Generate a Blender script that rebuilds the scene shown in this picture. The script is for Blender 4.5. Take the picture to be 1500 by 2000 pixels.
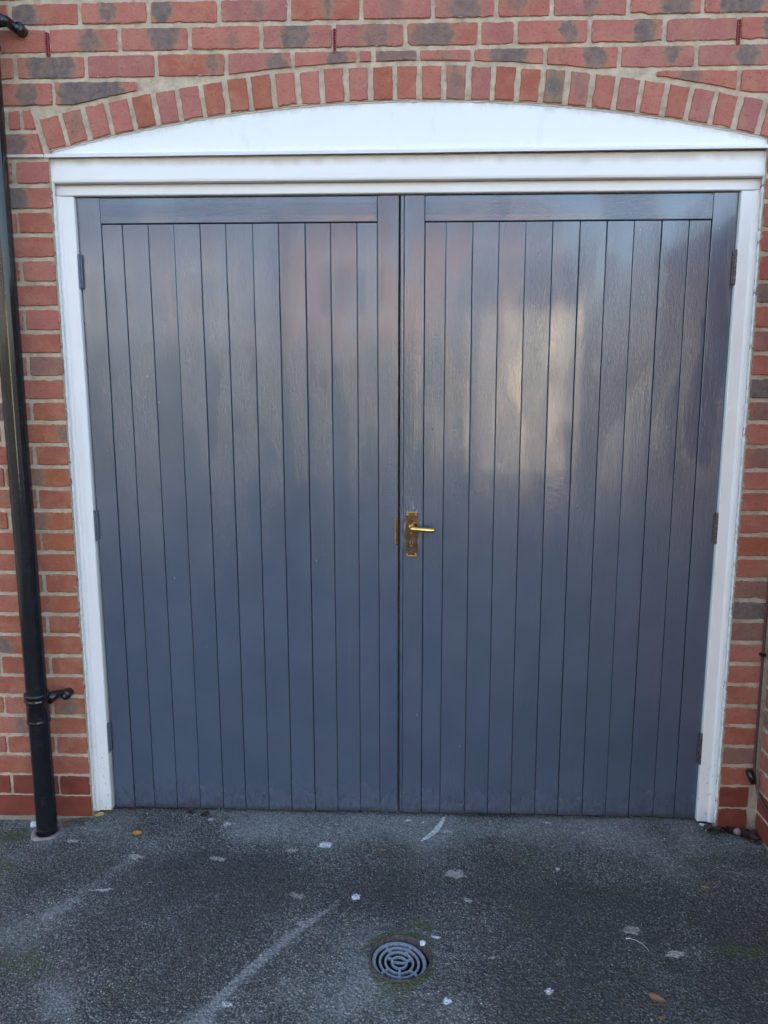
import bpy, bmesh, math, random
import numpy as np
from mathutils import Vector, Matrix, noise as mn
for o in list(bpy.data.objects): bpy.data.objects.remove(o)
S = bpy.context.scene; COL = S.collection
R = math.radians
random.seed(7); rng = np.random.default_rng(7)

# ---------------------------------------------------------------- camera, sky, sun, exposure
cd = bpy.data.cameras.new('camera'); cam = bpy.data.objects.new('camera', cd); COL.objects.link(cam)
cam.location = (0.1013, -2.5527, 1.5631)
cam.rotation_euler = (math.pi/2 - 0.16302, 0.0002, 0.03478)
cd.sensor_fit = 'HORIZONTAL'; cd.sensor_width = 36; cd.lens = 36.0
cd.clip_start = .05; cd.clip_end = 900
S.camera = cam
SUN_EL, SUN_AZ = R(24), R(-14)          # the sun stands behind the garage, a little to the left
W = bpy.data.worlds.new('World'); S.world = W; W.use_nodes = True
wn = W.node_tree; wn.nodes.clear()
sky = wn.nodes.new('ShaderNodeTexSky'); sky.sky_type = 'NISHITA'; sky.sun_disc = False
sky.sun_elevation = SUN_EL; sky.sun_rotation = SUN_AZ; sky.air_density = 1.0; sky.dust_density = 3.5; sky.ozone_density = .6
bg = wn.nodes.new('ShaderNodeBackground'); bg.inputs['Strength'].default_value = .15
wo = wn.nodes.new('ShaderNodeOutputWorld')
wn.links.new(sky.outputs[0], bg.inputs[0]); wn.links.new(bg.outputs[0], wo.inputs[0])
sl = bpy.data.lights.new('sun', 'SUN'); sl.energy = 3.5; sl.angle = R(.5); sl.color = (1, .93, .82)
so = bpy.data.objects.new('sun', sl); COL.objects.link(so)
sd = Vector((math.sin(SUN_AZ)*math.cos(SUN_EL), math.cos(SUN_AZ)*math.cos(SUN_EL), math.sin(SUN_EL)))
so.rotation_euler = sd.to_track_quat('Z', 'Y').to_euler(); so.location = (0, 10, 12)
S.view_settings.view_transform = 'Standard'; S.view_settings.look = 'None'
S.view_settings.gamma = 1; S.view_settings.use_curve_mapping = False
S.view_settings.exposure = 2.38

# ---------------------------------------------------------------- material helpers
class NT:
    def __init__(s, name):
        s.m = bpy.data.materials.new(name); s.m.use_nodes = True
        s.t = s.m.node_tree; s.t.nodes.clear()
        s.out = s.n('ShaderNodeOutputMaterial'); s.b = s.n('ShaderNodeBsdfPrincipled')
        s.l(s.b.outputs[0], s.out.inputs[0])
    def n(s, t, **k):
        x = s.t.nodes.new(t)
        for a, v in k.items(): setattr(x, a, v)
        return x
    def l(s, a, b): s.t.links.new(a, b)
    def val(s, sock, v):
        if isinstance(v, (int, float)): sock.default_value = v
        elif isinstance(v, tuple): sock.default_value = v if len(v) == len(sock.default_value) else (*v, 1)
        else: s.l(v, sock)
    def math(s, op, a, b=0.0, c=None, clamp=False):
        x = s.n('ShaderNodeMath', operation=op); x.use_clamp = clamp
        s.val(x.inputs[0], a); s.val(x.inputs[1], b)
        if c is not None: s.val(x.inputs[2], c)
        return x.outputs[0]
    def mr(s, v, a, b, c=0.0, d=1.0, smooth=True):
        x = s.n('ShaderNodeMapRange'); x.interpolation_type = 'SMOOTHSTEP' if smooth else 'LINEAR'
        s.val(x.inputs[0], v)
        for i, q in enumerate((a, b, c, d)): s.val(x.inputs[i+1], q)
        return x.outputs[0]
    def mix(s, f, a, b, mode='MIX'):
        x = s.n('ShaderNodeMix', data_type='RGBA', blend_type=mode)
        s.val(x.inputs[0], f); s.val(x.inputs[6], a); s.val(x.inputs[7], b)
        return x.outputs[2]
    def ramp(s, f, stops):
        x = s.n('ShaderNodeValToRGB'); e = x.color_ramp.elements
        while len(e) < len(stops): e.new(.5)
        for q, (p, c) in zip(e, stops): q.position = p; q.color = (*c, 1)
        s.val(x.inputs[0], f); return x.outputs[0]
    def noise(s, vec, scale, detail=3, rough=.5, dist=0.0):
        x = s.n('ShaderNodeTexNoise'); s.l(vec, x.inputs['Vector'])
        x.inputs['Scale'].default_value = scale; x.inputs['Detail'].default_value = detail
        x.inputs['Roughness'].default_value = rough; x.inputs['Distortion'].default_value = dist
        return x.outputs[0]
    def voro(s, vec, scale, feature='F1', out=0, rnd=1.0):
        x = s.n('ShaderNodeTexVoronoi', feature=feature); s.l(vec, x.inputs['Vector'])
        x.inputs['Scale'].default_value = scale; x.inputs['Randomness'].default_value = rnd
        return x.outputs[out]
    def mapv(s, vec, scale=(1, 1, 1), loc=(0, 0, 0)):
        x = s.n('ShaderNodeMapping'); s.l(vec, x.inputs[0])
        s.val(x.inputs[1], loc); x.inputs[3].default_value = scale
        return x.outputs[0]
    def obj(s): return s.n('ShaderNodeTexCoord').outputs['Object']
    def pos(s): return s.n('ShaderNodeNewGeometry').outputs['Position']
    def rnd(s): return s.n('ShaderNodeObjectInfo').outputs['Random']
    def attr(s, name, kind='OBJECT'):
        x = s.n('ShaderNodeAttribute', attribute_type=kind, attribute_name=name); return x
    def vadd(s, a, b):
        x = s.n('ShaderNodeVectorMath', operation='ADD'); s.val(x.inputs[0], a); s.val(x.inputs[1], b); return x.outputs[0]
    def comb(s, x_, y_, z_):
        x = s.n('ShaderNodeCombineXYZ')
        for i, v in enumerate((x_, y_, z_)): s.val(x.inputs[i], v)
        return x.outputs[0]
    def bump(s, h, strength, dist=.002, normal=None):
        x = s.n('ShaderNodeBump'); s.l(h, x.inputs['Height']); x.inputs['Strength'].default_value = strength
        x.inputs['Distance'].default_value = dist
        if normal is not None: s.l(normal, x.inputs['Normal'])
        return x.outputs[0]
    def done(s, col=None, rough=None, normal=None, **kw):
        if col is not None: s.val(s.b.inputs['Base Color'], col)
        if rough is not None: s.val(s.b.inputs['Roughness'], rough)
        if normal is not None: s.l(normal, s.b.inputs['Normal'])
        for k, v in kw.items(): s.val(s.b.inputs[k.replace('_', ' ')], v)
        return s.m
def simple(name, col, rough=.6, metal=0.0, var=.15, scale=40, bump=.2, bd=.001):
    t = NT(name); p = t.obj(); n = t.noise(p, scale, 4, .6)
    c = t.mix(t.mr(n, .3, .7), tuple(x*(1-var) for x in col), tuple(min(1, x*(1+var)) for x in col))
    return t.done(c, rough, t.bump(n, bump, bd), Metallic=metal)

# ---------------------------------------------------------------- materials
def brick_mat():
    t = NT('fired_clay_brick'); o = t.obj(); r = t.rnd()
    off = t.comb(t.math('MULTIPLY', r, 37.0), t.math('MULTIPLY', r, 91.0), t.math('MULTIPLY', r, 53.0))
    p = t.vadd(o, off)
    tone = t.attr('tone').outputs['Fac']; burn = t.attr('burn').outputs['Fac']
    bx = t.attr('bx').outputs['Fac']; bw = t.attr('bw').outputs['Fac']; eng = t.attr('eng').outputs['Fac']
    base = t.ramp(tone, [(0, (.40, .120, .052)), (.3, (.37, .103, .060)), (.6, (.475, .155, .118)), (.85, (.34, .125, .115)), (1, (.26, .145, .10))])
    n1 = t.noise(p, 18, 4, .6); n2 = t.noise(p, 140, 4, .65); n3 = t.noise(p, 7, 2)
    c = t.mix(t.mr(n1, .38, .72, 0, .75), base, t.mix(.6, base, (.50, .25, .15)))
    c = t.mix(t.mr(n3, .5, .8, 0, .4), c, t.mix(.6, base, (.25, .10, .09)))
    # kiss marks: a dark fired patch with a tan halo
    sx = t.n('ShaderNodeSeparateXYZ'); t.l(o, sx.inputs[0])
    d = t.math('SUBTRACT', t.math('ABSOLUTE', t.math('SUBTRACT', sx.outputs[0], bx)), bw)
    nd = t.noise(p, 26, 3, .55, .3)
    zz = t.math('MULTIPLY', t.math('ABSOLUTE', t.math('ADD', sx.outputs[2], t.math('MULTIPLY', t.math('SUBTRACT', r, .5), .03))), .55)
    d = t.math('ADD', t.math('ADD', d, t.math('MULTIPLY', t.math('SUBTRACT', nd, .5), .060)), t.math('SUBTRACT', zz, .008))
    core = t.math('MULTIPLY', t.mr(d, .008, -.011), burn)
    halo = t.math('MULTIPLY', t.mr(d, .020, .000), burn)
    c = t.mix(t.math('MULTIPLY', halo, .75), c, (.36, .21, .125))
    dark = t.ramp(t.noise(p, 38, 4, .65), [(.3, (.085, .085, .09)), (.55, (.15, .13, .12)), (.75, (.25, .16, .12))])
    c = t.mix(t.math('MULTIPLY', core, t.mr(t.noise(p, 55, 3, .6), .3, .6, .62, .95)), c, dark)
    # sandy specks and small dark pits
    c = t.mix(t.mr(n2, .55, .75, 0, .30), c, (.15, .07, .06)); c = t.mix(t.mr(n2, .45, .25, 0, .3), c, (.55, .33, .24))
    pit = t.mr(t.voro(t.mapv(p, (1, 1, 1.5)), 85), .15, .06); pm = t.mr(t.noise(p, 22), .47, .56)
    pit = t.math('MULTIPLY', pit, pm)
    c = t.mix(t.math('MULTIPLY', pit, .85), c, (.05, .03, .03))
    ws = t.math('MULTIPLY', t.mr(t.voro(t.vadd(p, (3.0, 1.0, 2.0)), 60), .07, .03), t.mr(t.noise(p, 15), .6, .66))
    c = t.mix(ws, c, (.7, .62, .55))
    # mortar smeared along the arrises
    ex = t.math('SUBTRACT', t.math('ABSOLUTE', sx.outputs[0]), t.attr('hx').outputs['Fac']); ez = t.math('SUBTRACT', t.math('ABSOLUTE', sx.outputs[2]), t.attr('hz').outputs['Fac'])
    ed = t.math('ADD', t.math('MAXIMUM', ex, ez), t.math('MULTIPLY', t.math('SUBTRACT', t.noise(p, 70, 4, .7), .58), .032))
    sm = t.mr(ed, -.0016, .0008); c = t.mix(t.math('MULTIPLY', sm, .7), c, (.52, .44, .35))
    gl_ = t.mr(t.noise(p, 48, 5, .7), .45, .75, 0, .35); c = t.mix(gl_, c, t.mix(.5, c, (.16, .075, .06)))
    sc_ = t.mr(t.noise(t.mapv(p, (1, 1, 2.2)), 85, 4, .7), .57, .68, 0, .7); c = t.mix(sc_, c, (.13, .065, .055))
    e = t.ramp(t.noise(p, 20, 2), [(.35, (.20, .05, .032)), (.7, (.27, .065, .04))])
    c = t.mix(eng, c, e)
    h = t.math('ADD', t.math('MULTIPLY', n2, .6), t.math('ADD', t.math('MULTIPLY', n1, 1.3), t.math('MULTIPLY', pit, -1.5)))
    return t.done(c, t.mr(eng, 0, 1, .84, .42), t.bump(h, .85, .0038), Specular_IOR_Level=.35)
def mortar_mat():
    t = NT('sand_mortar'); p = t.pos(); n = t.noise(p, 26, 5, .65); m = t.noise(p, 260, 3, .6); w = t.noise(p, 3, 3)
    c = t.ramp(n, [(.3, (.38, .29, .195)), (.5, (.54, .43, .31)), (.72, (.66, .55, .42))])
    c = t.mix(t.mr(w, .5, .75, 0, .35), c, (.36, .31, .25)); c = t.mix(t.mr(m, .58, .75, 0, .4), c, (.22, .18, .14))
    sx = t.n('ShaderNodeSeparateXYZ'); t.l(p, sx.inputs[0])
    c = t.mix(t.mr(t.math('ADD', sx.outputs[2], t.math('MULTIPLY', t.noise(p, 12), .15)), .16, .05, 0, .6), c, (.14, .135, .09))
    h = t.math('ADD', n, t.math('MULTIPLY', m, .5))
    return t.done(c, .95, t.bump(h, .8, .004), Specular_IOR_Level=.2)
def door_mat():
    t = NT('slate_blue_gloss_paint'); o = t.obj(); p = t.pos(); r = t.rnd()
    off = t.comb(t.math('MULTIPLY', r, 17.0), 0.0, t.math('MULTIPLY', r, 31.0)); q = t.vadd(p, off)
    hz = t.attr('along').outputs['Fac']                       # 1 on the horizontal rails
    v = t.n('ShaderNodeMix', data_type='VECTOR'); t.l(hz, v.inputs[0])
    t.l(t.mapv(q, (1, 1, .055)), v.inputs[4]); t.l(t.mapv(q, (.055, 1, 1)), v.inputs[5]); g = v.outputs[1]
    v2 = t.n('ShaderNodeMix', data_type='VECTOR'); t.l(hz, v2.inputs[0])
    t.l(t.mapv(q, (1, 1, .16)), v2.inputs[4]); t.l(t.mapv(q, (.16, 1, 1)), v2.inputs[5]); g2 = v2.outputs[1]
    grain = t.noise(g, 260, 3, .6, .4); brush = t.noise(g, 90, 3, .55); ridge = t.noise(g2, 230, 3, .65, 1.2)
    wave = t.noise(q, 5, 2); patch = t.mr(t.noise(t.mapv(q, (1, 1, .35)), 7, 3), .38, .60)
    orange = t.noise(t.mapv(q, (1, 1, .5)), 240, 2, .5)
    h = t.math('ADD', t.math('MULTIPLY', brush, .9), t.math('MULTIPLY', grain, .8))
    h = t.math('ADD', h, t.math('MULTIPLY', t.math('MULTIPLY', t.math('SUBTRACT', ridge, .5), patch), 5.0))
    h = t.math('ADD', h, t.math('MULTIPLY', orange, .9))
    drip = t.math('MULTIPLY', t.mr(t.voro(t.mapv(q, (1, 1, .45)), 26), .085, .03), t.mr(t.noise(q, 3.1), .52, .58))
    h = t.math('ADD', h, t.math('MULTIPLY', drip, 3.0))
    h = t.math('ADD', h, t.math('MULTIPLY', t.noise(t.mapv(q, (1, 1, .5)), 22, 2), .35))
    c = t.mix(t.mr(wave, .35, .65), (.072, .092, .132), (.083, .104, .147))
    c = t.mix(t.mr(t.noise(g, 40, 2), .62, .8, 0, .18), c, (.11, .13, .165))
    chip = t.math('MULTIPLY', t.mr(t.voro(t.mapv(q, (1, 1, .3)), 34), .055, .04), t.mr(t.noise(q, 4.3), .63, .66))
    c = t.mix(t.math('MULTIPLY', chip, .6), c, (.30, .33, .37))
    sx = t.n('ShaderNodeSeparateXYZ'); t.l(p, sx.inputs[0]); z = sx.outputs[2]
    low = t.mr(t.math('ADD', z, t.math('MULTIPLY', t.noise(t.mapv(q, (1, 1, .3)), 60, 4, .7), .10)), .22, .03)
    dirt = t.math('ADD', t.math('MULTIPLY', low, t.mr(t.noise(t.mapv(q, (1, 1, .5)), 70, 4, .7), .47, .60)), t.mr(t.math('ADD', z, t.math('MULTIPLY', t.noise(q, 45, 3, .7), .035)), .052, .034), None, True)
    c = t.mix(t.math('MULTIPLY', dirt, .75), c, (.035, .028, .03))
    fleck = t.math('MULTIPLY', t.mr(t.voro(q, 110), .14, .08), t.math('MULTIPLY', t.mr(z, .12, .03), t.mr(t.noise(q, 30), .52, .58)))
    c = t.mix(fleck, c, (.45, .46, .46))
    hd = t.n('ShaderNodeVectorMath', operation='DISTANCE'); t.l(t.mapv(p, (1, 0, .42)), hd.inputs[0]); hd.inputs[1].default_value = (.105, 0, 1.08*.42)
    scr = t.math('MULTIPLY', t.mr(hd.outputs['Value'], .046, .022), t.mr(t.noise(t.mapv(p, (1, 1, .10)), 240, 3, .7, .6), .50, .60))
    c = t.mix(t.math('MULTIPLY', scr, .55), c, (.42, .44, .46))
    rough = t.math('ADD', t.mr(t.noise(t.mapv(q, (1, 1, .2)), 14, 3), .3, .7, .13, .22), t.mr(z, .22, .0, 0, .16))
    rough = t.math('ADD', rough, t.math('MULTIPLY', t.attr('dull').outputs['Fac'], .10))
    return t.done(c, rough, t.bump(h, .30, .0014), Specular_IOR_Level=1.0, Coat_Weight=.5, Coat_Roughness=.08)
PANEL_C = (0.1091, -2.5054, 4.9429)
def white_mat(name='white_paint', base=(.88, .85, .81), grime=1.0, rough=.42, iso=False):
    t = NT(name); p = t.pos(); hz = t.attr('along').outputs['Fac']
    v = t.n('ShaderNodeMix', data_type='VECTOR'); t.l(hz, v.inputs[0])
    t.l(t.mapv(p, (1, 1, .06)), v.inputs[4]); t.l(t.mapv(p, (.06, 1, 1)), v.inputs[5]); g = t.mapv(p, (.5, 1, .8)) if iso else v.outputs[1]
    n = t.noise(g, 130, 4, .6); big = t.noise(p, 4, 3); 
    c = t.mix(t.mr(big, .35, .7, 0, .35*grime), base, (base[0]*.93, base[1]*.90, base[2]*.87))
    c = t.mix(t.mr(t.noise(g, 14, 4, .6), .58, .8, 0, .35*grime), c, (.58, .52, .45))
    sx = t.n('ShaderNodeSeparateXYZ'); t.l(p, sx.inputs[0]); z = sx.outputs[2]
    top = t.math('MULTIPLY', t.mr(t.math('ADD', z, t.math('MULTIPLY', t.noise(t.mapv(p, (1, 1, .4)), 18, 4), .03)), 2.262, 2.292), t.mr(z, 2.292, 2.288))
    c = t.mix(t.math('MULTIPLY', top, .62*grime), c, (.44, .35, .25))
    seam = t.math('MULTIPLY', t.mr(z, 2.190, 2.2040), t.mr(z, 2.2085, 2.2060))
    c = t.mix(t.math('MULTIPLY', seam, .42*grime), c, (.36, .31, .25))
    low = t.mr(z, .40, .02)
    spots = t.math('MULTIPLY', t.mr(t.noise(t.mapv(p, (1, 1, .6)), 80, 4, .7), .60, .68), t.math('ADD', t.math('MULTIPLY', low, .8), .02))
    c = t.mix(spots, c, (.17, .15, .13))
    c = t.mix(t.mr(t.math('ADD', z, t.math('MULTIPLY', t.noise(p, 30, 3), .05)), .12, .02, 0, .45), c, (.40, .42, .42))
    sp2 = t.math('MULTIPLY', t.mr(t.voro(p, 24), .040, .025), t.mr(t.noise(p, 3.7), .6, .62))
    c = t.mix(sp2, c, (.28, .25, .24))
    if iso:
        dd = t.n('ShaderNodeVectorMath', operation='DISTANCE'); t.l(t.mapv(p, (1, 0, 1)), dd.inputs[0]); dd.inputs[1].default_value = (PANEL_C[0], 0, PANEL_C[1])
        dv = t.math('SUBTRACT', dd.outputs['Value'], PANEL_C[2]); dv = t.math('ADD', dv, t.math('MULTIPLY', t.math('SUBTRACT', t.noise(t.mapv(p, (1, 1, .3)), 22, 5, .7), .5), .055))
        c = t.mix(t.mr(dv, -.022, .004, 0, .5), c, (.50, .46, .39))
        c = t.mix(t.mr(t.noise(t.mapv(p, (1, 1, .22)), 26, 5, .65), .56, .78, 0, .22), c, (.55, .52, .46))
        ck = t.math('MULTIPLY', t.mr(t.voro(t.mapv(p, (.3, 1, 1)), 42), .035, .02), t.mr(t.noise(p, 5.2), .52, .6)); c = t.mix(ck, c, (.33, .30, .28))
    return t.done(c, rough, t.bump(n, .12, .0005))
def asphalt_mat():
    t = NT('asphalt'); p = t.pos(); a = t.attr('marks', 'GEOMETRY'); s = t.n('ShaderNodeSeparateColor'); t.l(a.outputs['Color'], s.inputs[0])
    white, beige, moss = s.outputs[0], s.outputs[1], s.outputs[2]; tone = a.outputs['Alpha']
    cellc = t.voro(p, 200, 'F1', 1); cd_ = t.voro(p, 200, 'F1', 0); big = t.noise(p, 900, 2, .6)
    v = t.n('ShaderNodeSeparateColor'); t.l(cellc, v.inputs[0])
    st = t.ramp(v.outputs[0], [(0, (.065, .063, .053)), (.4, (.165, .163, .138)), (.72, (.28, .278, .238)), (.95, (.37, .365, .32)), (1, (.66, .64, .57))])
    c = t.mix(t.mr(cd_, .35, .62, 0, .85), st, (.036, .036, .036))
    lf = t.noise(p, 5, 5, .62); c = t.mix(t.mr(lf, .35, .7, 0, .35), c, t.mix(.5, c, (.10, .105, .11)))
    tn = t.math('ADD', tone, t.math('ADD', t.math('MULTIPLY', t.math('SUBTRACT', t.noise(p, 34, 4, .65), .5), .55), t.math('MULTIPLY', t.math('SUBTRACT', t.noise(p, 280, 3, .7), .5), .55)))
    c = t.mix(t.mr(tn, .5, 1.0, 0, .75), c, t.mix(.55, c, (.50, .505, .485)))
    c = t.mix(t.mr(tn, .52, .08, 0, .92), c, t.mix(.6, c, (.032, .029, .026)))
    gs = t.mr(t.noise(p, 2.6, 4, .6), .48, .70, 0, .5); c = t.mix(gs, c, t.mix(.5, c, (.075, .085, .04)))
    brn = t.mr(t.noise(p, 3.3, 4, .6), .54, .74, 0, .35); c = t.mix(brn, c, t.mix(.5, c, (.16, .11, .085)))
    gr = t.noise(p, 330, 3, .7)
    mm = t.mr(t.math('ADD', moss, t.math('MULTIPLY', t.math('SUBTRACT', t.noise(p, 120, 4, .7), .5), 1.3)), .35, .75, 0, .8)
    c = t.mix(mm, c, t.ramp(gr, [(.3, (.035, .045, .014)), (.7, (.13, .165, .045))]))
    wm = t.mr(t.math('ADD', white, t.math('MULTIPLY', t.math('SUBTRACT', gr, .5), 1.7)), .30, .62); wm = t.math('MULTIPLY', wm, t.mr(white, .03, .2))
    c = t.mix(t.math('MULTIPLY', wm, .95), c, (.85, .85, .84))
    bm = t.mr(t.math('ADD', beige, t.math('MULTIPLY', t.math('SUBTRACT', t.noise(p, 210, 4, .75), .5), 2.2)), .35, .75); bm = t.math('MULTIPLY', bm, t.mr(beige, .03, .2))
    c = t.mix(t.math('MULTIPLY', bm, .85), c, (.52, .46, .40))
    c2_ = t.voro(p, 105, 'F1', 0); c = t.mix(t.math('MULTIPLY', t.mr(c2_, .30, .12), t.mr(t.noise(p, 45, 3), .48, .6, 0, .55)), c, (.33, .33, .315)); c = t.mix(t.mr(c2_, .45, .7, 0, .35), c, (.05, .05, .048))
    h = t.math('ADD', t.math('ADD', t.math('MULTIPLY', cd_, -1.2), t.math('MULTIPLY', c2_, -1.4)), t.math('ADD', t.math('MULTIPLY', big, .3), t.math('MULTIPLY', v.outputs[1], .8)))
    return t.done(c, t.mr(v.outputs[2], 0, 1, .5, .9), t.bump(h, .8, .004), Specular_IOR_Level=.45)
M = dict(brick=brick_mat(), mortar=mortar_mat(), door=door_mat(), white=white_mat(), panel=white_mat('white_gloss_panel', (.86, .855, .845), .4, .35, True),
         asphalt=asphalt_mat())
M['caulk'] = simple('white_sealant', (.74, .74, .73), .6, 0, .08, 90, .5, .002)
M['black'] = simple('black_plastic', (.012, .012, .014), .11, 0, .25, 30, .05, .0006)
M['iron'] = simple('painted_iron', (.10, .11, .125), .5, 0, .35, 160, .5, .001)
M['hinge_l'] = simple('blue_grey_hinge', (.12, .14, .175), .45, .3, .3, 160, .5, .001)
M['hinge_r'] = simple('rusty_brown_hinge', (.13, .10, .105), .5, .5, .5, 160, .6, .001)
M['brass'] = simple('polished_brass', (.86, .56, .16), .20, 1.0, .12, 60, .1, .0006)
M['bronze'] = simple('tarnished_brass', (.30, .185, .11), .17, 1.0, .35, 70, .2, .0006)
M['steel'] = simple('dull_steel', (.55, .52, .46), .35, 1.0, .2, 90, .2, .0005)
M['dark'] = simple('recess_shade', (.010, .012, .018), .9, 0, .2)  # near-black colour painting the shade inside gaps and holes
M['clay'] = simple('pink_clay', (.30, .22, .20), .85, 0, .25, 60, .7, .003)
M['rust'] = simple('rusted_iron', (.085, .066, .06), .8, .2, .5, 120, .8, .0015)
M['grate'] = simple('grey_plastic_grate', (.26, .285, .32), .48, 0, .28, 120, .4, .0008)
M['cable'] = simple('brown_painted_cable', (.095, .042, .034), .5, 0, .3, 60, .2)
M['vent'] = simple('red_plastic_vent', (.32, .035, .03), .5, 0, .2, 80, .2)
M['paperw'] = simple('white_plaster', (.70, .71, .72), .8, 0, .12, 120, .6, .002)
def leaf_mat(name, a, b):
    t = NT(name); o = t.obj(); n = t.noise(o, 60, 4, .6); s_ = t.mr(t.noise(o, 160, 3), .62, .7, 0, .5)
    return t.done(t.mix(s_, t.mix(t.mr(n, .3, .7), a, b), tuple(x*.3 for x in b)), .6, t.bump(n, .4, .001))
M['leaf_y'] = leaf_mat('yellow_leaf', (.62, .44, .12), (.52, .36, .13)); M['leaf_o'] = leaf_mat('orange_leaf', (.62, .30, .04), (.5, .2, .04))
M['leaf_b'] = leaf_mat('brown_leaf', (.30, .16, .08), (.22, .11, .06)); M['leaf_d'] = leaf_mat('dark_leaf', (.065, .032, .028), (.04, .02, .02))

# ---------------------------------------------------------------- object helpers
def mesh(name, verts, faces, mat, parent=None, loc=(0, 0, 0), smooth=False):
    me = bpy.data.meshes.new(name); me.from_pydata([tuple(v) for v in verts], [], faces); me.update()
    if mat: me.materials.append(mat)
    if smooth: me.polygons.foreach_set('use_smooth', [True]*len(me.polygons))
    o = bpy.data.objects.new(name, me); COL.objects.link(o); o.location = loc
    if parent: o.parent = parent
    return o
def from_bm(name, bm, mat, parent=None, loc=(0, 0, 0), smooth=False):
    me = bpy.data.meshes.new(name); bm.normal_update(); bm.to_mesh(me); bm.free(); me.materials.append(mat)
    if smooth: me.polygons.foreach_set('use_smooth', [True]*len(me.polygons))
    o = bpy.data.objects.new(name, me); COL.objects.link(o); o.location = loc
    if parent: o.parent = parent
    return o
def thing(name, label, cat, loc=(0, 0, 0), group=None):
    o = bpy.data.objects.new(name, None); COL.objects.link(o); o.location = loc; o.empty_display_size = .1
    return tag(o, label, cat, group)
def tag(o, label, cat, group=None, kind=None):
    if label: o['label'] = label
    if cat: o['category'] = cat
    if group: o['group'] = group
    if kind: o['kind'] = kind
    return o
def bm_box(bm, x0, x1, y0, y1, z0, z1, bev=0.0):
    vs = [bm.verts.new(v) for v in ((x0, y0, z0), (x1, y0, z0), (x1, y1, z0), (x0, y1, z0), (x0, y0, z1), (x1, y0, z1), (x1, y1, z1), (x0, y1, z1))]
    fs = [bm.faces.new([vs[i] for i in f]) for f in ((0, 3, 2, 1), (4, 5, 6, 7), (0, 1, 5, 4), (1, 2, 6, 5), (2, 3, 7, 6), (3, 0, 4, 7))]
    if bev > 0:
        es = list({e for f in fs for e in f.edges})
        bmesh.ops.bevel(bm, geom=es, offset=bev, segments=2, affect='EDGES', profile=.6)
def box(name, x0, x1, y0, y1, z0, z1, mat, parent=None, bev=.001):
    bm = bmesh.new(); bm_box(bm, x0, x1, y0, y1, z0, z1, bev); return from_bm(name, bm, mat, parent)
def tube(pts, rad, seg=16, cap=True):
    """verts, faces of a tube through pts; rad may be a list"""
    V, F = [], []; n = len(pts); P = [Vector(p) for p in pts]
    rad = rad if isinstance(rad, (list, tuple)) else [rad]*n
    up = Vector((0, 1, .01)) if abs((P[-1]-P[0]).normalized().y) < .8 else Vector((1, 0, 0))
    for i in range(n):
        t_ = (P[min(i+1, n-1)]-P[max(i-1, 0)]).normalized()
        a = t_.cross(up).normalized(); b = t_.cross(a).normalized()
        for k in range(seg):
            w = 2*math.pi*k/seg; V.append(P[i]+rad[i]*(math.cos(w)*a+math.sin(w)*b))
    for i in range(n-1):
        for k in range(seg):
            F.append((i*seg+k, i*seg+(k+1) % seg, (i+1)*seg+(k+1) % seg, (i+1)*seg+k))
    if cap: F.append(tuple(range(seg))[::-1]); F.append(tuple((n-1)*seg+k for k in range(seg)))
    return V, F
def nz(x, y=0.0, z=0.0): return mn.noise(Vector((x, y, z)))

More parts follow.
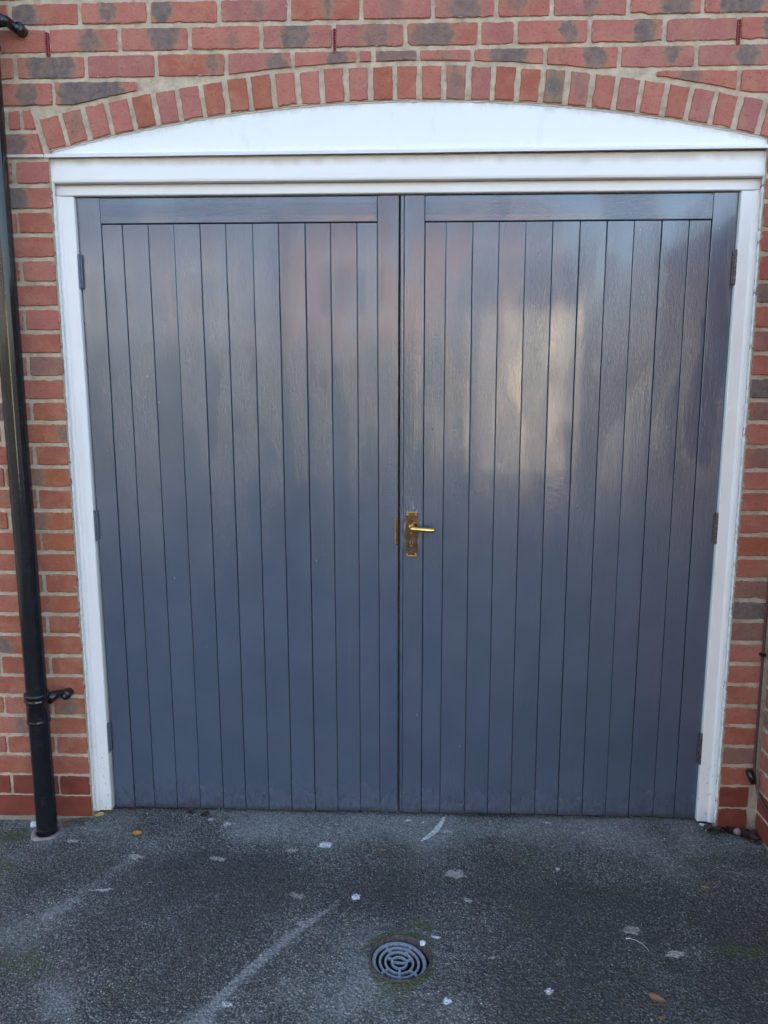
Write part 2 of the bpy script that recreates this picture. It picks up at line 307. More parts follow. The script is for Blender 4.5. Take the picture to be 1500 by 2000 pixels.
# ---------------------------------------------------------------- ground
Cd = (0.081, -0.655); Rd = .0835
def smooth01(v): v = np.clip(v, 0, 1); return v*v*(3-2*v)
def vnoise(X, Y, sc, seed):
    g = np.random.default_rng(seed).random((256, 256)); x = X*sc; y = Y*sc
    xi = np.floor(x).astype(int); yi = np.floor(y).astype(int); fx = smooth01(x-xi); fy = smooth01(y-yi)
    a = g[xi % 256, yi % 256]; b = g[(xi+1) % 256, yi % 256]; c = g[xi % 256, (yi+1) % 256]; d = g[(xi+1) % 256, (yi+1) % 256]
    return (a*(1-fx)+b*fx)*(1-fy)+(c*(1-fx)+d*fx)*fy
def ground():
    fx = np.arange(-1.62, 1.6201, .0038); fy = np.arange(-1.22, .1001, .0038)
    def outer(a, b, far, s):
        v = [b]; st = s
        while abs(v[-1]) < far: v.append(v[-1]+a*st); st *= 1.45
        return v[1:]
    xs = np.array(outer(-1, -1.62, 400, .008)[::-1]+list(fx)+outer(1, 1.62, 400, .008))
    ys = np.array(outer(-1, -1.22, 400, .008)[::-1]+list(fy)+outer(1, .10, 400, .05))
    X, Y = np.meshgrid(xs, ys, indexing='ij'); nx, ny = X.shape
    Z = (vnoise(X, Y, 2.2, 1)-.5)*.010+(vnoise(X, Y, 9, 2)-.5)*.003
    near = (np.abs(X) < 1.7) & (Y > -1.3)
    Z += np.where(near, (vnoise(X, Y, 160, 3)-.5)*.0022+(vnoise(X, Y, 90, 4)-.5)*.0012, 0)
    Z -= .014*smooth01((-X-1.08)/.2)*smooth01((Y+.5)/.5)
    Z = np.where((Y > .02) & near, np.minimum(Z, .002), Z)
    r = np.hypot(X-Cd[0], Y-Cd[1])
    Z += .004*np.exp(-((r-.10)/.03)**2)
    Z = np.where(r < Rd-.002, -.16, Z)
    A = np.zeros((nx, ny, 4))
    def blob(cx, cy, rx, ry, ch, amp, ang=0, wob=.5, seed=0):
        rx *= .98; ry *= .98; wob *= 1.25
        u = (X-cx)*math.cos(ang)+(Y-cy)*math.sin(ang); v = -(X-cx)*math.sin(ang)+(Y-cy)*math.cos(ang)
        d = np.sqrt((u/rx)**2+(v/ry)**2)+(vnoise(X, Y, 70, 20+seed)-.5)*wob+(vnoise(X, Y, 190, 40+seed)-.5)*wob*.7
        A[..., ch] = np.maximum(A[..., ch], amp*smooth01((1.35-d)/.75))
    def line(pts, w, ch, amp, soft=1.0):
        best = np.full(X.shape, 9.)
        for (x0, y0, w0), (x1, y1, w1) in zip(pts, pts[1:]):
            dx, dy = x1-x0, y1-y0; L2 = dx*dx+dy*dy
            t_ = np.clip(((X-x0)*dx+(Y-y0)*dy)/L2, 0, 1)
            d = np.hypot(X-x0-t_*dx, Y-y0-t_*dy)/(w*(w0+(w1-w0)*t_)); best = np.minimum(best, d)
        A[..., ch] = np.maximum(A[..., ch], amp*smooth01((1.3-best)/soft))
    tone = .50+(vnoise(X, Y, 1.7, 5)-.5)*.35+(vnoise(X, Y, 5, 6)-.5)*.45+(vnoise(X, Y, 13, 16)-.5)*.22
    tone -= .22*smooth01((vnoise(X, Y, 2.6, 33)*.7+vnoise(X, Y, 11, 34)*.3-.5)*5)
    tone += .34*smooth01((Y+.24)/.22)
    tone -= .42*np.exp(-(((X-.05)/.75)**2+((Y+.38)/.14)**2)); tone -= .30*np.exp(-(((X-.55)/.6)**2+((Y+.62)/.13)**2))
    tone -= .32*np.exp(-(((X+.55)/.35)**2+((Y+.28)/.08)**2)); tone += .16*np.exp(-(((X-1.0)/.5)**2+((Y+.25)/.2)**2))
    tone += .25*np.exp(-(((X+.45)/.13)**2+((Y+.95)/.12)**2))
    line([(-.20, -.50, .4), (-.27, -.63, 1.2), (-.35, -.75, 1.8), (-.45, -.92, 2.4), (-.52, -1.05, 3)], .02, 3, 0)
    def addline(pts, w, amp):
        keep = A[..., 3].copy(); A[..., 3] = 0; line(pts, w, 3, 1, 1.2); a = A[..., 3].copy(); A[..., 3] = keep; return a*amp
    tone += addline([(-.12, -.44, .5), (-.24, -.58, .9), (-.33, -.72, 1.5), (-.43, -.90, 2.4), (-.5, -1.05, 3)], .021, .50)+addline([(-.22, -.56, .4), (-.33, -.71, .8), (-.44, -.91, 1.1), (-.52, -1.05, 1.4)], .016, .55)
    tone += addline([(-.82, -.24, 1.0), (-.88, -.36, 1.4), (-.97, -.52, 1)], .03, .30)
    tone += addline([(-.5, -.40, 1.0), (-.62, -.5, 1.4), (-.7, -.62, 1)], .05, .14)
    tone += addline([(-.85, -.78, 1.0), (-.75, -.9, 1.5), (-.7, -1.05, 1)], .05, .22)
    A[..., 3] = np.clip(tone, 0, 1)
    # beige mortar droppings and white paint marks trodden into the surface
    for i, (x, y, a, b, ch, amp) in enumerate([(-.818, -.225, .030, .013, 1, .95), (-.536, -.229, .024, .012, 1, .8), (-1.071, -.143, .022, .009, 1, .9),
            (-.188, -.133, .020, .016, 0, .9), (-.185, -.03, .010, .010, 1, .8), (-.183, -.062, .009, .008, 1, .8), (-.14, -.055, .016, .006, 1, .7), (-.295, -.172, .022, .014, 1, .75), (.239, -.032, .020, .009, 1, .8),
            (.249, -.276, .030, .026, 1, .95), (.282, -.405, .026, .013, 1, .8), (-.249, -.405, .026, .014, 1, .6), (-.062, -.401, .011, .013, 0, .8), (-.214, -.53, .012, .02, 1, .6),
            (.753, -.528, .024, .022, 1, .7), (.844, -.618, .028, .016, 1, .95), (.336, -.644, .017, .010, 1, .75), (.47, -.76, .010, .009, 0, .7), (.204, -.80, .01, .01, 0, .7),
            (-.112, -.109, .026, .006, 1, .6), (-.08, -.11, .02, .005, 1, .6), (-.02, -.10, .016, .005, 1, .5), (.767, -.735, .013, .008, 1, .4), (.66, -.66, .02, .012, 1, .35), (.52, -.66, .012, .016, 1, .4),
            (.60, .035, .022, .006, 0, .5), (.155, .02, .006, .012, 0, .8), (.10, .03, .012, .005, 0, .6), (-.55, -.02, .02, .02, 0, .45), (-.62, .01, .012, .01, 0, .5), (-.40, -.02, .03, .008, 0, .3),
            (-.72, -.36, .012, .006, 1, .6), (-.55, -.35, .012, .005, 1, .5), (.18, -.57, .011, .008, 0, .9), (-.36, -.83, .012, .01, 0, .5), (.59, -.24, .006, .006, 0, .8), (-.86, -.40, .03, .008, 0, .5), (-.75, -.19, .12, .02, 1, .22), (-.95, -.31, .04, .015, 1, .25)]):
        blob(x, y, a, b, ch, amp, random.uniform(-.3, .3), .8, i)
    line([(.231, .055, .7), (.216, .01, 1), (.196, -.035, 1.1), (.172, -.068, .9), (.147, -.094, .4)], .0088, 0, 1.5, .9)
    # moss
    A[..., 2] = .95*np.exp(-((r-Rd-.010)/.022)**2)*smooth01(.45+.75*np.sin(np.arctan2(Y-Cd[1], X-Cd[0])*1.0-.1)**2)
    for i, (x, y, a, b, amp) in enumerate([(.13, -.52, .05, .03, .75), (.04, -.77, .05, .03, .6), (-.95, -.72, .10, .05, .55), (-1.05, -.62, .1, .08, .45), (-.62, -.80, .08, .05, .45), (1.08, -.60, .13, .025, .75), (1.18, -.57, .06, .03, .9), (-1.30, -.30, .10, .08, .7), (-1.28, -.10, .09, .035, .95), (-1.1, -.02, .06, .02, .9),
                             (.05, -.92, .2, .06, .35), (-.40, -.68, .07, .05, .35), (-.22, -.80, .06, .06, .4), (.95, -.80, .14, .06, .35), (-.9, -.5, .2, .1, .25), (.3, -.45, .06, .02, .4), (-.75, -.33, .05, .03, .35), (-.1, -.21, .03, .02, .3), (.55, -.9, .1, .05, .3), (1.25, .0, .08, .03, .6)]):
        blob(x, y, a, b, 2, amp, 0, 1.1, 60+i)
    V = np.stack([X, Y, Z], -1).reshape(-1, 3)
    idx = np.arange(nx*ny).reshape(nx, ny)
    Fq = np.stack([idx[:-1, :-1], idx[1:, :-1], idx[1:, 1:], idx[:-1, 1:]], -1).reshape(-1, 4)
    me = bpy.data.meshes.new('ground'); me.vertices.add(len(V)); me.vertices.foreach_set('co', V.ravel())
    me.loops.add(Fq.size); me.loops.foreach_set('vertex_index', Fq.ravel()); me.polygons.add(len(Fq))
    me.polygons.foreach_set('loop_start', np.arange(len(Fq))*4); me.polygons.foreach_set('loop_total', np.full(len(Fq), 4))
    me.update(calc_edges=True); me.polygons.foreach_set('use_smooth', np.ones(len(Fq), bool))
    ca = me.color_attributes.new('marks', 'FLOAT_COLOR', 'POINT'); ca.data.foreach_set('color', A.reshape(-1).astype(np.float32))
    me.materials.append(M['asphalt']); o = bpy.data.objects.new('ground', me); COL.objects.link(o); o['kind'] = 'structure'
    o['label'] = 'dark worn asphalt drive with moss, pale scuffs and mortar droppings'
ground()

# ---------------------------------------------------------------- brick wall of the garage
house = thing('brick_building', 'red brick building front with a shallow segmental arch over the garage doors', 'building', (0, 0, 0))
XL, XR = -1.057, 1.197                     # sides of the opening
AX, AZ = 0.066, None
p0, p1, p2 = (-1.0578, 2.2978), (0.0756, 2.4374), (1.1917, 2.3175)
def circ(a, b, c):
    ax, ay = a; bx, by = b; cx, cy = c
    d = 2*(ax*(by-cy)+bx*(cy-ay)+cx*(ay-by))
    ux = ((ax*ax+ay*ay)*(by-cy)+(bx*bx+by*by)*(cy-ay)+(cx*cx+cy*cy)*(ay-by))/d
    uy = ((ax*ax+ay*ay)*(cx-bx)+(bx*bx+by*by)*(ax-cx)+(cx*cx+cy*cy)*(bx-ax))/d
    return ux, uy, math.hypot(ax-ux, ay-uy)
ACX, ACZ, AR = circ(p0, p1, p2); AE = AR+.101
def zin(x): return ACZ+math.sqrt(AR*AR-(x-ACX)**2)
def zex(x): return ACZ+math.sqrt(AE*AE-(x-ACX)**2)
TH0 = math.atan2(-1.0578-.004-ACX, 2.2978-ACZ); TH1 = math.atan2(1.232-ACX, 2.309-ACZ)   # angle from vertical
def sp_left(z):  r_ = (z-ACZ)/math.cos(TH0); return ACX+r_*math.sin(TH0)
def sp_right(z): r_ = (z-ACZ)/math.cos(TH1); return ACX+r_*math.sin(TH1)

def brick_mesh(poly, cx, cz, y0=0.0, depth=.03, seed=0, thin=False):
    """poly: closed outline (x,z) sampled; rough arris, slightly uneven face"""
    n = len(poly); out, inn = [], []
    rc = random.Random(seed); X0 = sum(p[0] for p in poly)/n; Z0 = sum(p[1] for p in poly)/n; poly = list(poly)
    if not thin:
        for _ in range(rc.randint(1, 4)):      # knocked-off arrises
            i0 = rc.randrange(n); am = rc.uniform(.0012, .0042); wd = rc.randint(0, 2)
            for d_ in range(-wd, wd+1):
                x, z = poly[(i0+d_) % n]; L_ = math.hypot(x-X0, z-Z0) or 1; a_ = am*(1-abs(d_)/(wd+1))
                poly[(i0+d_) % n] = (x-(x-X0)/L_*a_*.6, z-(1 if z > Z0 else -1)*a_*.8)
    for i, (x, z) in enumerate(poly):
        j = .0019; x += j*(1.2*nz(x*60, z*60, seed+.3)+.9*nz(x*170, z*170, seed)); z += j*(nz(x*55+9, z*55, seed+7.1)+.9*nz(x*160, z*160, seed+4))
        out.append((x, z))
    mx = sum(p[0] for p in out)/n; mz = sum(p[1] for p in out)/n
    area = 0
    for i in range(n): area += out[i][0]*out[(i+1) % n][1]-out[(i+1) % n][0]*out[i][1]
    if area < 0: out.reverse()
    for i in range(n):
        a, b, c = out[i-1], out[i], out[(i+1) % n]
        tx, tz = c[0]-a[0], c[1]-a[1]; l_ = math.hypot(tx, tz) or 1
        ins = (.0007 if thin else .0022)+(.0003 if thin else .0012)*nz(b[0]*80, b[1]*80, seed+3)
        inn.append((b[0]-tz/l_*ins, b[1]+tx/l_*ins))
    V = [(x-cx, y0+.0000, z-cz) for x, z in inn]+[(x-cx, y0+.0032+.001*nz(x*50, z*50, seed), z-cz) for x, z in out]+[(x-cx, y0+depth, z-cz) for x, z in out]
    F = [tuple(range(n))]+[(i, n+i, n+(i+1) % n, (i+1) % n) for i in range(n)]+[(n+i, 2*n+i, 2*n+(i+1) % n, n+(i+1) % n) for i in range(n)]
    return V, F
def sample_rect(x0, x1, z0, z1, st=.011):
    nx_ = max(2, round((x1-x0)/st)); nz_ = max(2, round((z1-z0)/st)); r = .0016
    P = [(x0+(x1-x0)*i/nx_, z0) for i in range(nx_)]+[(x1, z0+(z1-z0)*i/nz_) for i in range(nz_)]
    P += [(x1-(x1-x0)*i/nx_, z1) for i in range(nx_)]+[(x0, z1-(z1-z0)*i/nz_) for i in range(nz_)]
    mx, mz = (x0+x1)/2, (z0+z1)/2
    q = []
    for x, z in P:
        if (x in (x0, x1)) and (z in (z0, z1)): x += r*(1 if x == x0 else -1)*.8; z += r*(1 if z == z0 else -1)*.8
        q.append((x, z))
    return q
NB = [0]
def put_brick(poly, name='brick', parent=None, tone=None, burn=0.0, bx=None, bw=.03, eng=0.0, depth=.03, thin=False):
    NB[0] += 1; s = NB[0]
    cx = (min(p[0] for p in poly)+max(p[0] for p in poly))/2; cz = (min(p[1] for p in poly)+max(p[1] for p in poly))/2
    y0 = random.uniform(-.0018, .0012)
    V, F = brick_mesh(poly, cx, cz, 0, depth, s*3.7, thin)
    # tiny tip of the whole brick
    ax_, az_ = random.gauss(0, .006), random.gauss(0, .006)
    V = [(x, y+ax_*x+az_*z, z) for x, y, z in V]
    o = mesh(name, V, F, M['brick'], parent or house, (cx, y0, cz))
    w = (max(p[0] for p in poly)-min(p[0] for p in poly))/2
    o['tone'] = float(tone if tone is not None else min(1, max(0, random.gauss(.42, .22))))
    o['burn'] = float(burn); o['bx'] = float(bx if bx is not None else random.uniform(-w*.7, w*.7)); o['bw'] = float(bw); o['eng'] = float(eng)
    o['hx'] = w-.001; o['hz'] = (max(p[1] for p in poly)-min(p[1] for p in poly))/2-.0005
    if name == 'arch_brick': o['hx'] = o['hz'] = 9.0
    return o
J = .0064
# --- rows above the opening: (row bottom z, top z, joints, burn marks per brick)
def zrow(k, x):   # measured bed heights, k = -1, -2 ... upwards; slight drift between left and right
    return {-1: (2.1187, 2.1293), -2: (2.1955, 2.2040), -3: (2.2787, 2.2790), -4: (2.3565, 2.3600), -5: (2.4275, 2.4390), -6: (2.5053, 2.5168), -7: (2.5807, 2.5871), -8: (2.6597, 2.6625), -9: (2.7322, 2.7370), -10: (2.808, 2.8115)}[k][0 if x < .1 else 1]
def zbed(k, x):
    a, b = zrow(k, -1), zrow(k, 1); return a+(b-a)*(x+1.1)/2.3
rows = {
 -8: ([-1.598, -1.373, -1.1478, -.928, -.7126, -.4937, -.2776, -.0566, .1616, .3537, .5202, .7503, .9713, 1.196, 1.421],
      [(.3,0,.03), (0,0,0), (.95,-.06,.035), (.85,-.02,.022), (.95,-.07,.03), (.5,.02,.012), (.85,.01,.012), (.35,-.02,.03), (.75,.0,.05), (.6,-.02,.02), (.6,0,.02), (.9,.03,.04), (.95,.0,.06), (.9,.05,.04), (.4,0,.02)]),
 -7: ([-1.483, -1.258, -1.0329, -.8077, -.5871, -.3662, -.1419, .0779, .3042, .4145, .6372, .8616, 1.083, 1.308],
      [(.3,0,.02), (.25,-.06,.01), (.8,.02,.03), (.85,.03,.045), (.5,.02,.01), (.9,-.01,.04), (.6,.02,.04), (.75,-.03,.06), (0,0,0), (.8,.05,.02), (.9,.05,.03), (0,0,0), (.9,.0,.035), (.2,0,.02)]),
 -6: ([-1.366, -1.141, -.9172, -.6963, -.4768, -.2696, -.068, -.0206, .119, .2833, .5059, .7303, .961, 1.186, 1.411],
      [(.2,0,.02), (.95,.0,.07), (0,0,0), (.7,.07,.012), (.8,.05,.025), (.85,.04,.03), (0,0,0), (.7,0,.06), (.2,0,.02), (.9,.0,.05), (.85,.04,.03), (.8,.04,.02), (.9,.04,.03), (.5,0,.02), (.5,0,.02)]),
 -5: ([-1.475, -1.25, -1.0247, -.80], [(.4,0,.02), (.8,.02,.03), (1,0,.12), (0,0,0)]),
 -4: ([-1.365, -1.1827-.225+.225, ], [(0,0,0), (0,0,0)]),
}
def clip_top(P, x0, x1):
    """push the outline above the extrados"""
    return [(x, max(z, zex(x)+.011)) for x, z in P]
rows[-9] = ([a-.112 for a in rows[-8][0]], [(random.choice([0, .6, .9]), random.uniform(-.06, .06), random.uniform(.015, .05)) for _ in range(14)])
for k in (-9, -8, -7, -6):
    js, bn = rows[k]
    for i, (a, b) in enumerate(zip(js, js[1:])):
        x0, x1 = a+J, b-J
        zb = zbed(k, (a+b)/2)+J; zt = (zbed(k-1, (a+b)/2))-J
        if k == -6:
            # shrink sideways to where there is height left above the arch
            xs_ = [x0+(x1-x0)*t/40 for t in range(41)]; ok = [x for x in xs_ if not (-1.1 < x < 1.24) or zt-(zex(x)+.011) > .013]
            if len(ok) < 4: continue
            x0, x1 = ok[0], ok[-1]
        P = sample_rect(x0, x1, zb, zt)
        if k == -6: P = [(x, max(z, zex(x)+.011) if -1.1 < x < 1.24 else z) for x, z in P]
        u, bx_, bw_ = bn[i]; put_brick(P, thin=(k == -6 and min(p[1] for p in P) < zex(0)+9 and x1 > -.9 and x0 < 1.1), burn=u, bx=bx_, bw=bw_, tone=random.uniform(.36, .80))  # paler, pinker tones: sky glare on the upper wall put into the colour
for (x0, x1, u, bx_, bw_) in [(-1.475+J, -1.25-J, .3, 0, .02), (-1.25+J, -1.0247-J, .85, .03, .03), (-1.0247+J, -.76, 1, -.02, .10), (.845, 1.0938-J, .6, -.02, .03), (1.0938+J, 1.31, .85, .04, .05), (1.321, 1.53, .2, 0, .02)]:
    zb, zt = zbed(-5, x0)+J, zbed(-6, x0)-J
    xs_ = [x0+(x1-x0)*t/60 for t in range(61)]; ok = [x for x in xs_ if not (-1.09 < x < 1.24) or zt-(zex(x)+.011) > .011]
    P = sample_rect(ok[0], ok[-1], zb, zt)
    P = [(x, max(z, zex(x)+.011) if -1.09 < x < 1.245 else z) for x, z in P]
    put_brick(P, burn=u, bx=bx_, bw=bw_, tone=.5, thin=(x0 > -1.03 and x0 < 1.05))
for k, segs in ((-4, [(-1.365, -1.188, 0, 0), (-1.177, -1.139, 0, 0), (-1.128, None, 0, 0)]), (-3, [(-1.43, -1.215, .2, 0), (-1.205, None, .8, -.02)])):
    for x0, x1, u, bx_ in segs:
        zb, zt = zbed(k, -1)+J, zbed(k-1, -1)-J
        P = sample_rect(x0, x1 if x1 else -1.06, zb, zt)
        if x1 is None: P = [(min(x, sp_left(z)-.011), z) for x, z in P]
        put_brick(P, burn=u, bx=bx_, bw=.03, tone=.55)
    for x0, x1 in ((None, 1.40), (1.411, 1.6)):
        zb, zt = zbed(k, 1.2)+J, zbed(k-1, 1.2)-J
        P = sample_rect(x0 or 1.21, x1, zb, zt)
        if x0 is None: P = [(max(x, sp_right(z)+.011), z) for x, z in P]
        put_brick(P, burn=0, tone=.5)
# --- arch ring
narch = 31; tones = [.55, .5, .6, .6, .3, .72, .66, .34, .32, .36, .6, .62, .5, .7, .33, .4, .45, .85, .76, .3, .38, 1, .66, .48, .72, .6, .5, .76, .45, .78, .6]
for i in range(narch):
    a0 = TH0+(TH1-TH0)*i/narch; a1 = TH0+(TH1-TH0)*(i+1)/narch
    g0 = .0084+.003*nz(i*1.7, 3); g1 = .0084+.003*nz((i+1)*1.7, 3)
    r0 = AR+.001+random.uniform(0, .002); r1 = AE-.004+random.uniform(-.003, .002); P = []
    def pt(r_, f):   # f 0..1 across
        x_a = (ACX+r_*math.sin(a0), ACZ+r_*math.cos(a0)); x_b = (ACX+r_*math.sin(a1), ACZ+r_*math.cos(a1))
        L_ = math.hypot(x_b[0]-x_a[0], x_b[1]-x_a[1]); f_ = (g0+(L_-g0-g1)*f)/L_
        return (x_a[0]+(x_b[0]-x_a[0])*f_, x_a[1]+(x_b[1]-x_a[1])*f_)
    for f in (0, .18, .35, .5, .65, .82): P.append(pt(r0, f))
    for q in (0, .13, .25, .38, .5, .62, .75, .87): P.append(pt(r0+(r1-r0)*q, 1))
    for f in (1, .82, .65, .5, .35, .18): P.append(pt(r1, f))
    for q in (1, .87, .75, .62, .5, .38, .25, .13): P.append(pt(r0+(r1-r0)*q, 0))
    put_brick(P, 'arch_brick', tone=tones[i]+random.uniform(-.05, .05), depth=.095, burn=(.8 if i == 21 else (.4 if i in (1, 22, 17) else 0)), bx=0, bw=.02)
# --- piers
Lz = [2.1187, 2.0439, 1.9691, 1.893, 1.8151, 1.7381, 1.6645, 1.5885, 1.5135, 1.4412, 1.3673, 1.2919, 1.2184, 1.1416, 1.0685, .9947, .9221, .847, .7731, .6985, .6213, .5473, .4706, .3952, .3211, .2463, .1668, .0887, .002]
Rz = [2.1293, 2.0472, 1.9718, 1.8879, 1.8173, 1.7402, 1.6659, 1.5899, 1.5164, 1.4455, 1.3673, 1.2883, 1.2187, 1.1467, 1.0715, .9938, .9198, .8469, .7742, .6981, .6213, .5465, .4682, .3968, .3199, .2462, .1689, .087, .004]
lz = {k: Lz[k] for k in range(29)}; lz[-1] = 2.1955; lz[-2] = 2.2787
rz = {k: Rz[k] for k in range(29)}; rz[-1] = 2.2040; rz[-2] = 2.2790
for k in range(-2, 28):
    zb, zt = lz[k+1]+J, lz[k]-J; e = 1.0 if k >= 26 else 0.0
    if k == -2: zt -= .006
    if k % 2 == 0: segs = [(-1.583, -1.355), (-1.345, -1.1765), (-1.1655, XL)]
    elif k <= 13: segs = [(-1.50, -1.282), (-1.271, XL)]
    else: segs = [(-1.432, -1.215), (-1.204, XL)]
    if e: zb -= .003; zt += .003
    for (x0, x1) in segs:
        mv = random.uniform(-.003, .003)
        u = 0; bx_ = 0; bw_ = .02; tn = min(1, max(0, random.gauss(.28 if k > 8 else .45, .14)))  # darker tones low down: weaker light on the piers put into the colour
        if x1 == XL:
            if k == -1: u, bx_, bw_ = 1, -.04, .07
            if k in (1,): u, bx_, bw_ = .6, -.08, .02
            if k == 9: u, bx_, bw_ = .8, .09, .01
            if k in (11, 13): u, bx_, bw_ = .45, -.02, .04
            if k in (22,): u, bx_, bw_ = .7, 0, .03
            if k in (6, 8): tn = .95 if k == 6 else .1
        elif random.random() < .35: u, bx_, bw_ = random.uniform(.5, .9), random.uniform(-.06, .06), random.uniform(.015, .05)
        xa = x0+(0 if x0 < -1.4 else mv); 
        put_brick(sample_rect(xa, x1+(random.uniform(-.0015, .001) if x1 == XL else mv), zb, zt), burn=u, bx=bx_, bw=bw_, tone=tn, eng=e, depth=.085 if x1 == XL else .03)
dk = {3: (.7, 0), 7: (1, -.01), 8: (.5, .02), 10: (.5, .03), 16: (.5, -.02), 17: (1, 0), 18: (.5, 0), 24: (.5, 0)}
for k in range(-2, 28):
    zb, zt = rz[k+1]+J, rz[k]-J; e = 1.0 if k >= 26 else 0.0
    if e: zb -= .003; zt += .003
    u, bx_ = dk.get(k, (0, 0)); x1 = 1.318 if k >= 25 and False else 1.313
    if k >= 26: x1 = 1.298
    put_brick(sample_rect(XR+random.uniform(-.001, .0015), x1, zb, zt), burn=u, bx=bx_, bw=.07, tone=(.9 if k in (5, 3, 17) else min(1, max(0, random.gauss(.35, .15)))), eng=e, depth=.085)
# --- mortar bed
def mortar_bed():
    st = .009; xs = np.arange(-1.75, 1.7001, st); zs = np.arange(-.06, 2.8501, st); V = []; F = []; idx = {}
    def inside(x, z):
        if XL < x < XR and z < zin(min(max(x, XL), XR)): return True
        return False
    ins = [[inside(x, z) for z in zs] for x in xs]
    def vid(i, j):
        if (i, j) in idx: return idx[(i, j)]
        x, z = xs[i], zs[j]
        y = .0052+.0018*nz(x*45, z*45)+.001*nz(x*130, z*130, 5)
        if ins[i][j]:
            zt_ = zin(x)
            if zt_-z < st*1.6 : z = zt_-.0005
            elif x-XL < st*1.05: x = XL+.0005
            else: x = XR-.0005
        idx[(i, j)] = len(V); V.append((x, y, z)); return idx[(i, j)]
    bound = []
    for i in range(len(xs)-1):
        for j in range(len(zs)-1):
            c = [ins[i][j], ins[i+1][j], ins[i+1][j+1], ins[i][j+1]]
            if all(c): continue
            F.append((vid(i, j), vid(i+1, j), vid(i+1, j+1), vid(i, j+1)))
    # reveal and soffit returning to the frame
    prof = [(XL+.0005, z) for z in np.arange(0, 2.30, .05)]+[(x, zin(x)-.0005) for x in np.linspace(XL+.0005, XR-.0005, 60)]+[(XR-.0005, z) for z in np.arange(2.30, -.04, -.05)]
    b = len(V)
    for x, z in prof: V.append((x, .003, z)); V.append((x, .10, z))
    for i in range(len(prof)-1): F.append((b+2*i, b+2*i+1, b+2*i+3, b+2*i+2))
    mesh('mortar_bed', V, F, M['mortar'], house, smooth=True)
mortar_bed()
# --- the rest of the facade beyond the picture, as joined bricks on their own mortar
def far_facade():
    bm = bmesh.new(); k = 0; z = -.002
    def bb(x0, x1, z0, z1):
        vs = [bm.verts.new(v) for v in ((x0, 0, z0), (x1, 0, z0), (x1, 0, z1), (x0, 0, z1), (x0-.001, .02, z0-.001), (x1+.001, .02, z0-.001), (x1+.001, .02, z1+.001), (x0-.001, .02, z1+.001))]
        for f in ((0, 1, 2, 3), (0, 4, 5, 1), (1, 5, 6, 2), (2, 6, 7, 3), (3, 7, 4, 0)): bm.faces.new([vs[i] for i in f])
    for r_ in range(68):
        z0 = .075*r_+.006; z1 = z0+.064; off = .1125*(r_ % 2)
        x = -4.2+off
        while x < 4.4:
            x0, x1 = x+.005, x+.220
            low = z1 < 2.83
            if low and x1 > -1.60+off*.0 and x0 < 1.62:
                if x0 < -1.62 and x1 > -1.62: x1 = -1.60
                else: x += .225; continue
            if x1-x0 > .05: bb(x0, x1, z0, z1)
            x += .225
    o = from_bm('facade_bricks', bm, M['brick'], house); o['kind'] = 'stuff'; o['tone'] = .4; o['burn'] = 0.0; o['bx'] = 0.0; o['bw'] = .02; o['eng'] = 0.0; o['hx'] = 9.0; o['hz'] = 9.0
    V = [(-4.2, .006, -.05), (-1.745, .006, -.05), (-1.745, .006, 5.1), (-4.2, .006, 5.1), (-1.745, .006, 2.845), (1.695, .006, 2.845), (1.695, .006, 5.1), (4.4, .006, -.05), (4.4, .006, 5.1), (1.695, .006, -.05)]
    mesh('facade_mortar', V, [(0, 1, 2, 3), (4, 5, 6, 2), (9, 7, 8, 6)], M['mortar'], house)
    # body and roof of the building behind the facade
    bm = bmesh.new(); bm_box(bm, -4.2, 4.4, .12, 8, -.05, 5.1); 
    bmesh.ops.delete(bm, geom=[f for f in bm.faces if f.normal.y < -.5], context='FACES_ONLY')
    from_bm('outer_wall', bm, M['mortar'], house)
    t = NT('slate_roof'); t.done(t.mix(t.noise(t.pos(), 8), (.05, .05, .06), (.09, .09, .10)), .7)
    mesh('roof', [(-4.5, -.3, 5.0), (4.7, -.3, 5.0), (4.7, 4, 6.4), (-4.5, 4, 6.4), (-4.5, 8.3, 5.0), (4.7, 8.3, 5.0), (-4.5, -.3, 5.08), (4.7, -.3, 5.08), (4.7, 4, 6.5), (-4.5, 4, 6.5), (-4.5, 8.3, 5.08), (4.7, 8.3, 5.08)],
         [(0, 1, 2, 3), (3, 2, 5, 4), (6, 7, 8, 9), (9, 8, 11, 10), (0, 1, 7, 6), (4, 5, 11, 10), (0, 3, 9, 6), (3, 4, 10, 9), (1, 2, 8, 7), (2, 5, 11, 8)], t.m, house)
far_facade()
# --- weep vents: small red slotted plastic inserts in the perpends
for (x, z0, z1) in ((-1.034, 2.577, 2.643), (-.139, 2.573, 2.640), (1.082, 2.580, 2.648)):
    bm = bmesh.new(); w = .0048
    bm_box(bm, x-w, x-w+.002, -.0035, .02, z0, z1); bm_box(bm, x+w-.002, x+w, -.0035, .02, z0, z1)
    for i in range(10):
        zz = z0+(z1-z0)*i/9.0; bm_box(bm, x-w+.002, x+w-.002, -.003, .02, zz-.0012, zz+.0012)
    v = from_bm('weep_vent', bm, M['vent'], house)
    bm = bmesh.new(); bm_box(bm, x-w+.002, x+w-.002, .001, .003, z0, z1); from_bm('vent_slot_shade', bm, M['dark'], v)  # dark plate painting the shade behind the slots
# --- white strip let into the joint left of the panel
box('flashing_strip', -1.40, -1.0685, -.008, .02, 2.2785, 2.2868, M['panel'], house, .0012)

